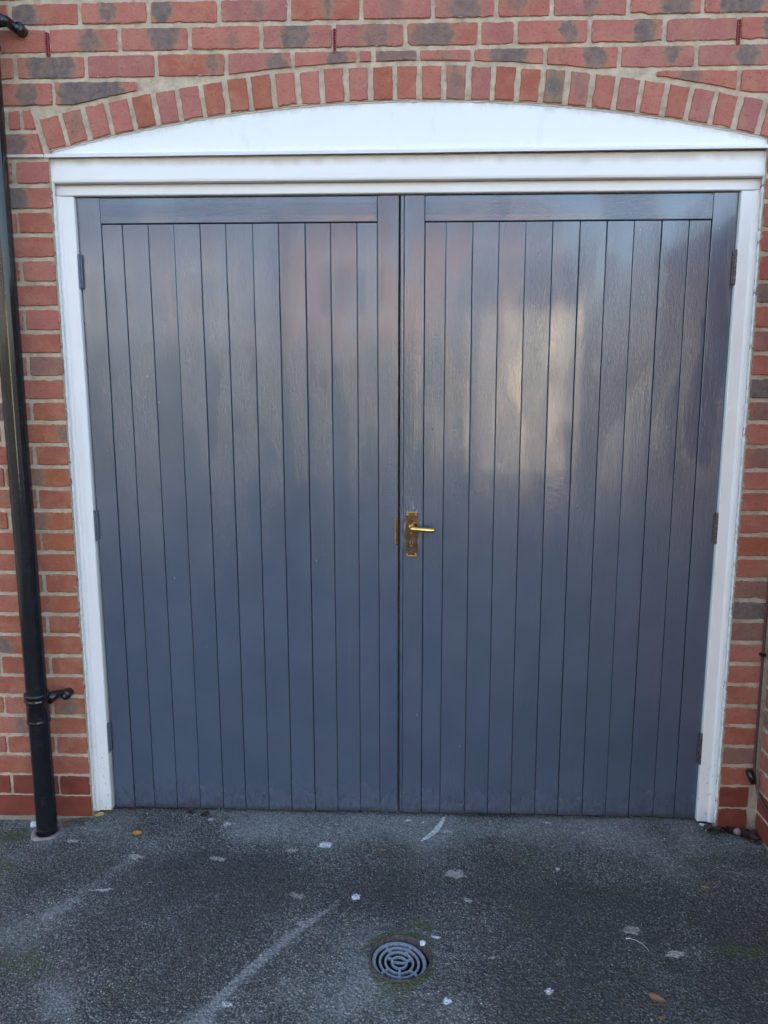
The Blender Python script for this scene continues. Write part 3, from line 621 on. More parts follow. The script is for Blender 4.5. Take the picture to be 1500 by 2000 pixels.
# ---------------------------------------------------------------- side wall at the right
side = thing('side_wall', 'red brick side wall coming forward at the right edge, dark red bricks at its foot', 'wall', (1.322, 0, 0))
SX = 1.322; SH = 28
SLEN = 1.25
def side_brick(y0, y1, z0, z1, e, tn, burn):
    P = sample_rect(y0, y1, z0, z1); cy, cz = (y0+y1)/2, (z0+z1)/2; NB[0] += 1
    V, F = brick_mesh(P, cy, cz, 0, .03, NB[0]*2.3)       # u -> -y direction, depth -> +x
    dx = random.uniform(-.0015, .001)
    V = [(y, u, z) for u, y, z in V]                      # (u, depth, z) -> x = depth, y = u
    F = [f[::-1] for f in F]
    o = mesh('brick', [(a, b, c) for a, b, c in V], F, M['brick_side'], side, (dx, cy, cz))
    o['tone'] = tn; o['burn'] = burn; o['bx'] = random.uniform(-.06, .06); o['bw'] = .04; o['eng'] = e; o['hx'] = 9.0; o['hz'] = (zt-zb)/2 if False else .031
M['brick_side'] = M['brick']
for k in range(0, 28):
    zb, zt = rz[k+1]+J+random.uniform(-.002, .002), rz[k]-J; e = 1.0 if k >= 26 else 0.0; zb = max(zb, -.05)
    y = -.012 if k % 2 else -.012
    first = True
    while y > -.74:
        L_ = .215 if not (first and k % 2) else .102
        side_brick(y-L_, y, zb, zt, e, min(1, max(0, random.gauss(.4, .18))), .6 if random.random() < .25 else 0.0); y -= L_+.0105; first = False
bm = bmesh.new()
for k in range(0, 28):
    zb, zt = rz[k+1]+J, rz[k]-J; y = -.012-.225*3 - (.1125 if k % 2 else 0.225) + (0 if k % 2 else 0)
    y -= .0
    while y-.215 > -SLEN:
        bm_box(bm, .0, .02, y-.215, y, zb, zt); y -= .2255
o = from_bm('far_bricks', bm, M['brick'], side); o['kind'] = 'stuff'; o['tone'] = .35; o['burn'] = 0.0; o['bx'] = 0.0; o['bw'] = .02; o['eng'] = 0.0; o['hx'] = 9.0; o['hz'] = 9.0
bm = bmesh.new(); bm_box(bm, .0045, .21, -SLEN, -.0005, -.05, rz[0]); from_bm('mortar_bed', bm, M['mortar'], side)
box('coping', -.02, .235, -SLEN-.01, -.0005, rz[0]+.001, rz[0]+.055, M['mortar'], side, .004)

# ---------------------------------------------------------------- frame, head board and arched panel
frame = thing('door_frame', 'white painted timber frame with drip board and segmental panel under the brick arch', 'door frame', (0, .04, 0))
def in_frame(o): o.parent = frame; o.location = Vector(o.location)-frame.location; return o
def extrude_profile(name, prof, axis, a, b, n, mat, along, wob=.0006, seed=0, parent=None):
    """prof: open or closed (u, y) outline; swept along z (axis 'z') or x (axis 'x') in n steps"""
    V, F = [], []; m_ = len(prof)
    for i in range(n+1):
        s_ = a+(b-a)*i/n
        for j, (u, y) in enumerate(prof):
            du = wob*nz(s_*6, seed+j*.3); dy = wob*nz(s_*5, seed+9+j*.25)
            V.append((u+du, y+dy, s_) if axis == 'z' else (s_, y+dy, u+du))
    for i in range(n):
        for j in range(m_):
            q = (i*m_+j, i*m_+(j+1) % m_, (i+1)*m_+(j+1) % m_, (i+1)*m_+j); F.append(q)
    F.append(tuple(range(m_))); F.append(tuple(n*m_+j for j in range(m_))[::-1])
    o = mesh(name, V, F, mat, parent); o['along'] = 1.0 if axis == 'x' else 0.0
    bmx = bmesh.new(); bmx.from_mesh(o.data); bmesh.ops.recalc_face_normals(bmx, faces=bmx.faces); bmx.to_mesh(o.data); bmx.free()
    return o
# left jamb: outer band, ovolo step, inner band
def jamb(xo, xi, s_):
    st = xo+s_*.030
    prof = [(xo-s_*.006, .10), (xo-s_*.006, .034), (xo, .031), (st-s_*.003, .031), (st+s_*.001, .0325), (st+s_*.003, .036), (st+s_*.0055, .0385), (xi-s_*.003, .0400), (xi-s_*.0005, .0425), (xi, .048), (xi, .10)]
    in_frame(extrude_profile('jamb', prof, 'z', .012, 2.1690, 60, M['white'], 0, .0008, xo))
jamb(-1.073, -.9985, 1); jamb(1.2125, 1.1405, -1)
prof = [(2.1715, .10), (2.1715, .047), (2.1722, .0425), (2.175, .040), (2.2040, .0395), (2.2040, .10)]
in_frame(extrude_profile('head', prof, 'x', -1.079, 1.2185, 60, M['white'], 1, .0006, 3))
prof = [(2.2060, .10), (2.2060, .022), (2.2085, .0170), (2.2150, .0150), (2.2790, .0165), (2.2835, .022), (2.2835, .10)]
in_frame(extrude_profile('drip_board', prof, 'x', -1.0695, 1.2065, 60, M['white'], 1, .0007, 5))
# lead-thin drip strip under the panel, then the panel itself
prof = [(2.2895, .10), (2.2895, .0035), (2.2862, .0010), (2.2862, -.0015), (2.2955, -.0010), (2.2975, .0015), (2.3010, .012), (2.3010, .10)]
o = extrude_profile('drip_strip', prof, 'x', -1.0675, 1.2095, 60, M['panel'], 1, .0005, 6)
for v in o.data.vertices: v.co.z += -.0035+.0055*(v.co.x+1.0)/2.2-.0035
in_frame(o)
xs_ = list(np.linspace(-1.052, 1.2065, 90)); V = []; zb_ = 2.2935
for x in xs_:
    zt_ = max(zin(min(max(x, -1.057), 1.24))+.002, zb_+.003); zb2 = zb_-.003+.0055*(x+1.0)/2.2
    zt_ = max(zt_, zb2+.003)
    V += [(x, .012, zb2), (x, .0125, zt_), (x, .05, zt_), (x, .05, zb2)]
F = []
for i in range(len(xs_)-1):
    a = 4*i; b = 4*(i+1)
    for j in range(4): F.append((a+j, a+(j+1) % 4, b+(j+1) % 4, b+j)[::-1])
F += [(0, 1, 2, 3), tuple(4*(len(xs_)-1)+j for j in (3, 2, 1, 0))]
o = in_frame(mesh('arch_panel', V, F, M['panel'])); o['along'] = 1.0
# sealant: rough beads between brick and timber
def bead(name, pts, r0, mat, seed, amp=.6):
    P = []; rad = []; 
    for i, p in enumerate(pts):
        P.append(Vector(p)+Vector((nz(i*.9, seed)*.0022, 0, nz(i*.8, seed+5)*.0022))); rad.append(r0*(1+amp*nz(i*.63, seed+2)))
    V, F = tube(P, rad, 8); return in_frame(mesh(name, V, F, mat, None, (0, 0, 0), True))
bead('sealant_bead', [(XL-.002, .024, z) for z in np.arange(.02, 2.28, .012)], .0088, M['caulk'], 1)
bead('sealant_bead', [(XR+.004, .020, z) for z in np.arange(.02, 2.28, .012)], .0085, M['caulk'], 4, .9)
bead('sealant_bead', [(x, .012, zin(x)-.001) for x in np.arange(XL+.01, XR, .012)], .0042, M['caulk'], 7, .9)

# ---------------------------------------------------------------- the two door leaves
DY = .055
leafL = thing('garage_door', 'left leaf of the slate blue boarded garage doors, without a handle', 'garage door', (-.9965, DY, 0))
leafR = thing('garage_door', 'right leaf of the slate blue boarded garage doors, with the brass lever handle', 'garage door', (1.1385, DY, 0))
def in_leaf(o, leaf): o.parent = leaf; o.location = Vector(o.location)-leaf.location; return o
def board(name, xt0, xt1, xb0, xb1, z0, z1, y, leaf, gap=.0012, bev=.0026, cup=.0002, seed=0, vg=True, th=.02, dull=0.0, edgeL=True, edgeR=True):
    n = 64; V, F = [], []; tip = random.gauss(0, .0030); tipz = random.gauss(0, .0003)
    us = [0, .0, .12, .3, .5, .7, .88, 1, 1]
    gl = gap*random.uniform(.5, 1.3); gr = gap*random.uniform(.5, 1.3); bl = bev*random.uniform(.8, 1.1); br = bev*random.uniform(.8, 1.1)
    for i in range(n+1):
        t_ = i/n; z = z0+(z1-z0)*t_; a = xb0+(xt0-xb0)*t_+gl; b = xb1+(xt1-xb1)*t_-gr
        a += .0006*nz(z*9, seed); b += .0006*nz(z*9, seed+3); w = b-a
        xs2 = [a, a, a+bl*(1+.25*nz(z*20, seed)), a+w*.22, a+w*.5, a+w*.78, b-br*(1+.25*nz(z*20, seed+1)), b, b]
        for j, x in enumerate(xs2):
            f = (x-a)/w-.5
            if j in (0, 8): yy = th
            elif j in (1, 7): yy = bev*.9
            else: yy = cup*(4*f*f)+tip*f*w+.00045*nz(z*3.5, seed+j*.35, 2)+tipz*math.sin(z*2)
            V.append((x, y+yy, z))
    m_ = 9
    for i in range(n):
        for j in range(m_-1): F.append((i*m_+j, i*m_+j+1, (i+1)*m_+j+1, (i+1)*m_+j))
    F.append(tuple(n*m_+j for j in range(m_))); F.append(tuple(range(m_))[::-1])
    o = mesh(name, V, F, M['door']); o['along'] = 0.0; o['dull'] = dull
    # smooth the face only, keep the chamfers crisp
    o.data.polygons.foreach_set('use_smooth', [True]*len(o.data.polygons)); o.data.set_sharp_from_angle(angle=R(18))
    return in_leaf(o, leaf)
ZB, ZT, RAIL = .016, 2.1675, 2.0880
LT = [-.9201, -.8503, -.7654, -.6807, -.5944, -.5084, -.4209, -.3353, -.2481, -.1646, -.0778, -.0113]
LB = [-.9174, -.8422, -.7576, -.6712, -.585, -.501, -.4152, -.3296, -.2442, -.159, -.0759, -.0043]
RT = [.143, .2124, .2983, .3839, .4693, .5561, .6428, .7293, .8155, .9032, .9907, 1.0602]
RB = [.1463, .2157, .3056, .3896, .4735, .5609, .6444, .7332, .8182, .9011, .9893, 1.0645]
GW = [.0012, .0006, .0012, .0008, .0014, .0008, .0012, .001, .0013, .0009, .0007]
for T, B, leaf, sd_ in ((LT, LB, leafL, 0), (RT, RB, leafR, 50)):
    for i in range(11):
        board('plank', T[i], T[i+1], B[i], B[i+1], ZB+random.uniform(-.001, .002), RAIL-.0035, DY+.0030, leaf, GW[i]*1.1, .0017, .00025, sd_+i*3.1, dull=.0)
board('stile', -.9965, LT[0]-.0002, -.9865, LB[0]-.0002, ZB, ZT, DY, leafL, .0008, .0015, .0004, 91)
board('stile', LT[-1]+.0002, .0585, LB[-1]+.0002, .0600, ZB, ZT, DY, leafL, .0008, .0015, .0004, 92)
board('stile', .0765, RT[0]-.0002, .0775, RB[0]-.0002, ZB, ZT, DY, leafR, .0007, .0015, .0004, 93)
board('stile', RT[-1]+.0002, 1.1375, RB[-1]+.0002, 1.1395, ZB, ZT, DY, leafR, .0008, .0015, .0004, 94, dull=.3)
board('rebate_strip', .0640, .0762, .0660, .0772, ZB, ZT, DY+.001, leafR, .0007, .0016, .0001, 95)
def rail(x0, x1, leaf, seed):
    prof = [(RAIL, .075), (RAIL, DY+.0015), (RAIL+.0018, DY), (RAIL+.02, DY-.0004), (RAIL+.04, DY-.0005), (RAIL+.06, DY-.0004), (ZT-.0018, DY), (ZT, DY+.0015), (ZT, .075)]
    o = extrude_profile('rail', prof, 'x', x0+.0012, x1-.0012, 24, M['door'], 1, .0004, seed); o['dull'] = 0.0; in_leaf(o, leaf)
rail(LT[0], LT[-1], leafL, 2); rail(RT[0], RT[-1], leafR, 12)
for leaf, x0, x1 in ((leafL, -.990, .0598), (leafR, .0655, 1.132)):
    o = box('gap_shade_sheet', x0, x1, .078, .090, .013, ZT-.003, M['dark'], None, 0); in_leaf(o, leaf)  # added near-black sheet that gives the plank gaps their shade
# hinges: knuckles and leaves
def hinge(x, z0, z1, mat, leaf, s_):
    bm = bmesh.new(); n = 5; dz = (z1-z0)/n
    for i in range(n):
        vs, fs = tube([(x, .044, z0+dz*i+.0006), (x, .044, z0+dz*(i+1)-.0006)], .0042, 12); bv = [bm.verts.new(v) for v in vs]
        for f in fs: bm.faces.new([bv[q] for q in f])
    bm_box(bm, min(x, x+s_*.0085), max(x, x+s_*.0085), .0455, .0535, z0, z1, .0006)
    o = from_bm('hinge', bm, mat); in_leaf(o, leaf)
    bm = bmesh.new()
    vs, fs = tube([(x, .044, z0-.0035), (x, .044, z0)], [.0028, .0042], 10); bv = [bm.verts.new(v) for v in vs]
    for f in fs: bm.faces.new([bv[q] for q in f])
    vs, fs = tube([(x, .044, z1), (x, .044, z1+.0035)], [.0042, .0028], 10); bv = [bm.verts.new(v) for v in vs]
    for f in fs: bm.faces.new([bv[q] for q in f])
    p = from_bm('hinge_pin', bm, mat); p.parent = o
for z0, z1 in ((1.883, 1.988), (1.033, 1.134), (.242, .349)): hinge(-.9955, z0, z1, M['hinge_l'], leafL, 1)
for z0, z1 in ((1.886, 1.989), (1.035, 1.136), (.232, .343)): hinge(1.1380, z0, z1, M['hinge_r'], leafR, -1)
# lever handle on its plate, keyhole, screws
hx, hz0, hz1 = .1055, .9790, 1.1365; pw = .0205
bm = bmesh.new(); bm_box(bm, hx-pw, hx+pw, DY-.0065, DY-.0005, hz0, hz1, .0022); plate = in_leaf(from_bm('handle_plate', bm, M['bronze']), leafR)
def sub(o, par): o.parent = par; o.location = Vector(o.location)-leafR.location-par.location; return o
for zz in (hz0+.0022, hz1-.0022):
    sub(box('plate_edge', hx-pw+.001, hx+pw-.001, DY-.0078, DY-.0058, zz-.0015, zz+.0015, M['brass'], None, .0006), plate)
for sx_ in (-1, 1):
    for zz in (hz0+.009, hz1-.009):
        V, F = tube([(hx+sx_*.0145, DY-.0063, zz), (hx+sx_*.0145, DY-.0080, zz)], [.0033, .0026], 12); sub(mesh('screw', V, F, M['steel']), plate)
V, F = tube([(hx-.0, DY-.0063, 1.062), (hx, DY-.0075, 1.062)], [.0022, .0018], 10); sub(mesh('grub_screw', V, F, M['steel']), plate)
# keyhole: dark slot with a bright worn edge
def keyhole(r_, w_, h_, y, mat, name):
    cz = 1.0290; P = []
    for i in range(17):
        a = -math.pi/2+.45+(2*math.pi-.9)*i/16; P.append((hx-.001+r_*math.cos(a), cz+r_*math.sin(a)))
    P += [(hx-.001-w_, cz-h_), (hx-.001+w_, cz-h_)]
    V = [(x, y, z) for x, z in P]+[(x, y+.002, z) for x, z in P]; n = len(P)
    return sub(mesh(name, V, [tuple(range(n))]+[(i, n+i, n+(i+1) % n, (i+1) % n) for i in range(n)], mat), plate)
keyhole(.0050, .0040, .0135, DY-.0068, M['steel'], 'keyhole_rim'); keyhole(.0036, .0024, .0118, DY-.0072, M['dark'], 'keyhole')
V, F = tube([(hx, DY-.006, 1.0835), (hx, DY-.011, 1.0835), (hx, DY-.018, 1.0835)], [.0115, .0110, .0078], 20); sub(mesh('rose', V, F, M['brass'], None, (0, 0, 0), True), plate)
pts = [(hx, DY-.016, 1.0835), (hx, DY-.034, 1.0830), (hx+.003, DY-.042, 1.0826), (hx+.012, DY-.0455, 1.0822), (hx+.030, DY-.046, 1.0812), (hx+.055, DY-.045, 1.0795), (hx+.072, DY-.0445, 1.0785), (hx+.0785, DY-.0443, 1.0782), (hx+.081, DY-.044, 1.0780)]
V, F = tube(pts, [.0075, .0078, .0086, .0090, .0084, .0078, .0080, .0064, .0028], 18)
lever = in_leaf(mesh('lever', V, F, M['brass'], None, (0, 0, 0), True), leafR)
# keep on the left leaf's meeting edge
k_ = in_leaf(box('lock_keep', .0498, .0590, DY-.0045, DY-.0002, 1.021, 1.115, M['bronze'], None, .001), leafL)
o = box('keep_lip', .0488, .0515, DY-.0075, DY-.0035, 1.022, 1.114, M['brass'], None, .0008); o.parent = k_; o.location = Vector(o.location)-leafL.location-k_.location

# ---------------------------------------------------------------- downpipe
PX, PY, PR = -1.184, -.082, .0350
pipe = thing('downpipe', 'glossy black round downpipe running down the brick pier at the left edge', 'drainpipe', (PX, PY, 0))
def in_pipe(o): o.parent = pipe; o.location = Vector(o.location)-pipe.location; return o
zz_ = list(np.linspace(-.02, 5.0, 90))
V, F = tube([(PX+.0008*nz(z*2), PY, z) for z in zz_], PR, 40); in_pipe(mesh('shaft', V, F, M['black'], None, (0, 0, 0), True))
def ringed(name, zs_rs):
    V, F = tube([(PX, PY, z) for z, r_ in zs_rs], [r_ for z, r_ in zs_rs], 40); o = mesh(name, V, F, M['black'], None, (0, 0, 0), True)
    return in_pipe(o)
def clip(z, kname='bracket'):
    c = ringed('socket', [(z-.086, .0355), (z-.085, .0395), (z-.080, .0405), (z-.074, .0385), (z-.072, .0380), (z-.01, .0380), (z-.008, .0420), (z-.002, .0425), (z+.002, .0400), (z+.008, .0400), (z+.010, .0425), (z+.018, .0425), (z+.022, .0405), (z+.023, .0355)])
    # ear: arm sweeping from the collar to a boss on the wall
    bm = bmesh.new()
    for sx_ in (1,):
        vs, fs = tube([(PX+sx_*.034, PY+.010, z-.005), (PX+sx_*.052, PY+.034, z+.001), (PX+sx_*.058, PY+.052, z-.004), (PX+sx_*.071, PY+.060, z-.008)], [.021, .015, .014, .0155], 14); bv = [bm.verts.new(v) for v in vs]
        for f in fs: bm.faces.new([bv[q] for q in f])
        bmb = bmesh.new(); bm, bma = bmb, bm
        vs, fs = tube([(PX+sx_*.075, -.001, z-.009), (PX+sx_*.075, -.030, z-.009), (PX+sx_*.075, -.034, z-.009)], [.0175, .0175, .015], 18); bv = [bm.verts.new(v) for v in vs]
        for f in fs: bm.faces.new([bv[q] for q in f])
    b = in_pipe(from_bm(kname, bma, M['black'], None, (0, 0, 0), True))
    o = from_bm('wall_boss', bmb, M['black'], None, (0, 0, 0), True); o.parent = b; o.location = -pipe.location-b.location
    for sx_ in (1,):
        V, F = tube([(PX+sx_*.075, -.033, z-.009), (PX+sx_*.075, -.039, z-.009)], [.0065, .0055], 6); o = mesh('bolt', V, F, M['iron']); o.parent = b; o.location = Vector(o.location)-pipe.location-b.location
clip(.497); clip(2.655)
# clay collar in the asphalt round the foot of the pipe
V, F = [], []; n = 48
for i in range(n):
    a = 2*math.pi*i/n; r0 = .039+.003*nz(i*.4, 3); r1 = .061+.010*nz(math.cos(a)*1.6, math.sin(a)*1.6, 4)+.003*nz(i*.9, 8)
    for r_, z in ((r0, .000), (r0+.003, .0045), (r1-.004, .0040), (r1, -.008)): V.append((math.cos(a)*r_, math.sin(a)*r_, z+.0015*nz(i*.5, r_*90)-.012))
for i in range(n):
    for j in range(3): F.append((4*i+j, 4*i+j+1, 4*((i+1) % n)+j+1, 4*((i+1) % n)+j))
tag(mesh('gully_collar', V, F, M['clay'], None, (PX+.002, PY+.002, .007), True), 'pinkish broken clay collar round the foot of the black downpipe', 'drain collar')

# ---------------------------------------------------------------- cable in the right corner
V, F = tube([(1.304, -.010, 3.0), (1.303, -.011, 2.0), (1.302, -.011, 1.2), (1.302, -.012, .72), (1.3035, -.011, .5), (1.304, -.012, .32), (1.3045, -.014, .245), (1.3065, -.022, .205), (1.311, -.045, .165), (1.314, -.08, .145), (1.3145, -.13, .135), (1.3145, -.4, .13), (1.3145, -.9, .13)], .0046, 10)
cab = tag(mesh('wall_cable', V, F, M['cable'], None, (0, 0, 0), True), 'thin brown cable running down the inside corner at the far right', 'cable')
for z in (.66, 1.35):
    bm = bmesh.new(); bm_box(bm, 1.293, 1.310, -.020, -.001, z-.006, z+.006, .002); o = from_bm('cable_clip', bm, M['black'], cab)
bm = bmesh.new(); vs, fs = tube([(1.291, -.002, .232), (1.291, -.016, .228), (1.294, -.022, .215), (1.300, -.024, .196)], [.012, .013, .013, .009], 12); bv = [bm.verts.new(v) for v in vs]
for f in fs: bm.faces.new([bv[q] for q in f])
tag(from_bm('junction_cap', bm, M['black'], None, (0, 0, 0), True), 'small black cap on the wall beside the foot of the corner cable', 'cable cap')

# ---------------------------------------------------------------- drain cover
dr = thing('drain_cover', 'round grey drain grate of concentric rings set in the mossy asphalt', 'drain', (Cd[0], Cd[1], 0))
def lathe(prof, n=72):
    V, F = [], []; m_ = len(prof)
    for i in range(n):
        a = 2*math.pi*i/n
        for r_, z in prof: V.append((r_*math.cos(a), r_*math.sin(a), z))
    for i in range(n):
        for j in range(m_-1): F.append((i*m_+j, ((i+1) % n)*m_+j, ((i+1) % n)*m_+j+1, i*m_+j+1))
    return V, F
V, F = lathe([(.0885, -.008), (.0885, .0015), (.0872, .0026), (.0835, .0024), (.0815, .0005), (.0800, -.030), (.0795, -.12)])
mesh('rim', V, F, M['rust'], dr, (0, 0, .002), True)
V, F = lathe([(.080, -.115), (.0001, -.115)]); mesh('sump', V, F, M['dark'], dr)
gb = bmesh.new()
def ring(r0, r1, z0, z1, a0=0, a1=2*math.pi, n=64):
    full = abs(a1-a0-2*math.pi) < 1e-6; m_ = n if full else n+1; vs = []
    for i in range(m_):
        a = a0+(a1-a0)*i/n
        for r_, z in ((r0, z0), (r1, z0), (r1, z1-.0006), (r1-.0006, z1), (r0+.0006, z1), (r0, z1-.0006)): vs.append(gb.verts.new((r_*math.cos(a), r_*math.sin(a), z)))
    for i in range(n if full else n):
        for j in range(6):
            gb.faces.new([vs[i*6+j], vs[i*6+(j+1) % 6], vs[((i+1) % m_)*6+(j+1) % 6], vs[((i+1) % m_)*6+j]])
    if not full:
        gb.faces.new(vs[:6][::-1]); gb.faces.new(vs[-6:])
def bar(a, r0, r1, w, z0, z1):
    c, s_ = math.cos(R(a)), math.sin(R(a)); b0 = [(r0, -w), (r1, -w), (r1, w), (r0, w)]
    vs = [gb.verts.new((u*c-v*s_, u*s_+v*c, z)) for z in (z0, z1) for u, v in b0]
    for f in ((0, 3, 2, 1), (4, 5, 6, 7), (0, 1, 5, 4), (1, 2, 6, 5), (2, 3, 7, 6), (3, 0, 4, 7)): gb.faces.new([vs[i] for i in f])
zt_, zb_ = 0.0, -.007
ring(.0695, .0795, zb_, zt_); ring(.0535, .0600, zb_, zt_-.0003); ring(.0375, .0435, zb_, zt_-.0003); ring(.0190, .0245, zb_, zt_-.0003)
for a in (62, 126, 223, -40, -88): bar(a, .0425, .0705, .0033, zb_, zt_-.0006)
for a in (156, 24, -88): bar(a, .0235, .0385, .0033, zb_, zt_-.0006)
for s_ in (1, -1): bar(62 if s_ > 0 else 126, .036, .05, .0045, zb_, zt_-.0009)
vs = [gb.verts.new(v) for z in (zb_, zt_-.0006) for v in ((-.0195, -.0022, z), (.0195, -.0022, z), (.0195, .0022, z), (-.0195, .0022, z))]
for f in ((0, 3, 2, 1), (4, 5, 6, 7), (0, 1, 5, 4), (1, 2, 6, 5), (2, 3, 7, 6), (3, 0, 4, 7)): gb.faces.new([vs[i] for i in f])
bmesh.ops.recalc_face_normals(gb, faces=gb.faces)
g = from_bm('grate', gb, M['grate'], dr, (-.0035, -.0015, -.0110)); g.rotation_euler = (R(1.5), R(4.5), 0); g.scale = (.95, .95, 1)
def crumb(name, x, y, z, sx_, sy_, sz_, mat, seed, n=2):
    bm = bmesh.new(); bmesh.ops.create_icosphere(bm, subdivisions=n, radius=1)
    for v in bm.verts:
        d = 1+.45*mn.noise(v.co*1.6+Vector((seed, 0, 0)))+.2*mn.noise(v.co*4+Vector((seed, 3, 0))); v.co = Vector((v.co.x*sx_*d, v.co.y*sy_*d, v.co.z*sz_*d))
    return from_bm(name, bm, mat, None, (x, y, z))
tag(crumb('plaster_lump', .143, -.600, .004, .010, .009, .005, M['paperw'], 3), 'small white lump on the rim of the drain grate', 'debris')
tag(crumb('plaster_lump', -1.248, -.048, .004, .014, .011, .012, M['paperw'], 9), 'white crumpled lump left of the foot of the black downpipe', 'debris')
tag(crumb('stone', 1.256, -.030, .017, .014, .010, .013, M['clay'], 12), 'pale round stone on the dead leaves in the right corner', 'stone')

# ---------------------------------------------------------------- leaves and litter
def leaf(x, y, L_, w, rot, mat, label, z=.004, curl=.25, tilt=(0, 0), seed=0, group=None, stem=True):
    V, F = [], []; n = 14
    for i in range(n+1):
        t_ = i/n; ww = w*math.sin(math.pi*min(1, t_**.8))**.8*(1+.18*nz(i*.8, seed)) if 0 < i < n else .0004
        for s_ in (-1, -.5, 0, .5, 1):
            u = (t_-.5)*L_; v = s_*ww; zz = curl*(abs(v)**1.3)*1.2+curl*.5*(t_-.5)**2*L_+.0012*nz(u*80, v*80, seed)
            V.append((u, v, zz))
    for i in range(n):
        for j in range(4): F.append((i*5+j, (i+1)*5+j, (i+1)*5+j+1, i*5+j+1))
    me = [Vector(v) for v in V]
    # underside for thickness
    b = len(V); V2 = V+[(v[0], v[1], v[2]-.0005) for v in V]; F2 = F+[tuple(b+i for i in f[::-1]) for f in F]
    edge = [i*5 for i in range(n+1)]; edge2 = [i*5+4 for i in range(n+1)]
    for e in (edge, edge2):
        for a, c in zip(e, e[1:]): F2.append((a, c, b+c, b+a))
    if stem:
        sv, sf = tube([(-L_*.5+.001, 0, 0), (-L_*.62, .001, .001), (-L_*.8, .003, .002)], [.0007, .0006, .0005], 5); k0 = len(V2)
        V2 = V2+[tuple(v) for v in sv]; F2 += [tuple(k0+i for i in f) for f in sf]
    o = mesh('leaf', V2, F2, mat, None, (x, y, z), True); o.rotation_euler = (tilt[0], tilt[1], rot)
    return tag(o, label, 'leaf', group)
leaf(-1.040, .022, .036, .014, R(200), M['leaf_y'], 'yellow leaf with a stalk lying by the foot of the left white jamb', seed=1)
leaf(-1.012, .052, .034, .010, R(10), M['leaf_o'], 'orange leaf tucked under the left door jamb', seed=2)
leaf(-.855, -.095, .034, .013, R(25), M['leaf_o'], 'golden curled leaf alone on the asphalt near the left jamb', curl=.5, tilt=(.2, .1), seed=3, z=.006)
leaf(-.925, .045, .026, .008, R(60), M['leaf_b'], 'small brown leaf against the left door leaf near the jamb', seed=4, curl=.5)
leaf(-.647, .036, .034, .017, R(-20), M['leaf_d'], 'dark red brown leaf at the foot of the left door leaf', curl=.4, seed=5)
leaf(-.705, .048, .028, .008, R(5), M['leaf_d'], 'narrow dark leaf under the edge of the left door leaf', curl=.3, seed=6)
leaf(.743, -.782, .044, .013, R(-32), M['leaf_b'], 'brown pointed leaf on the asphalt low at the right', curl=.4, tilt=(.15, 0), seed=7, z=.007)
leaf(.736, -.842, .018, .009, R(30), M['leaf_b'], 'small brown leaf fragment at the bottom edge of the drive', curl=.3, seed=8, stem=False)
leaf(1.037, -.322, .024, .003, R(-5), M['leaf_y'], 'thin yellow leaf sliver on the asphalt at the right', curl=.2, seed=9, stem=False)
leaf(.015, -.163, .022, .006, R(160), M['leaf_b'], 'tiny brown leaf on the asphalt in front of the meeting stiles', curl=.5, seed=10, stem=False)
leaf(-1.130, -.050, .030, .006, R(35), M['leaf_b'], 'brown leaf scrap lying against the clay collar', curl=.5, seed=11, stem=False, z=.006)
rr = random.Random(5)
for i in range(26):
    u = rr.random(); x = 1.17+.155*u**.8+rr.uniform(-.01, .01); y = -.004-.02*rr.random()-.10*max(0, u-.45)*rr.uniform(.3, 1.3); x = min(x, 1.302)
    leaf(x, y, rr.uniform(.03, .06), rr.uniform(.009, .018), rr.uniform(-.9, .6), M['leaf_d'], 'dead dark brown leaf in the heap drifted into the right corner', z=.005+rr.random()*.014, curl=rr.uniform(.3, 1.0), tilt=(rr.uniform(-.5, .5), rr.uniform(-.35, .35)), seed=20+i, group='dead leaves heaped in the right corner')
leaf(1.292, -.075, .016, .005, R(40), M['leaf_o'], 'tiny orange leaf scrap in front of the dark leaf heap', seed=12, stem=False, z=.012)
leaf(1.16, .028, .03, .010, R(-20), M['paperw'], 'white flake of old paint under the right jamb', seed=14, stem=False)
V, F = tube([(.724, -.562, .004), (.735, -.563, .006), (.750, -.571, .006), (.764, -.583, .005), (.772, -.600, .004), (.774, -.612, .004)], [.0022, .0007, .0006, .0006, .0005, .0004], 6)
tag(mesh('thread', V, F, M['paperw'], None, (0, 0, 0), True), 'fine white curved thread lying on the asphalt at the right', 'thread')
V, F = tube([(-.204, -.455, .004), (-.200, -.48, .005), (-.200, -.505, .004)], .0008, 5)
tag(mesh('twig', V, F, M['leaf_b'], None, (0, 0, 0), True), 'short thin brown twig on the asphalt left of the drain', 'twig')
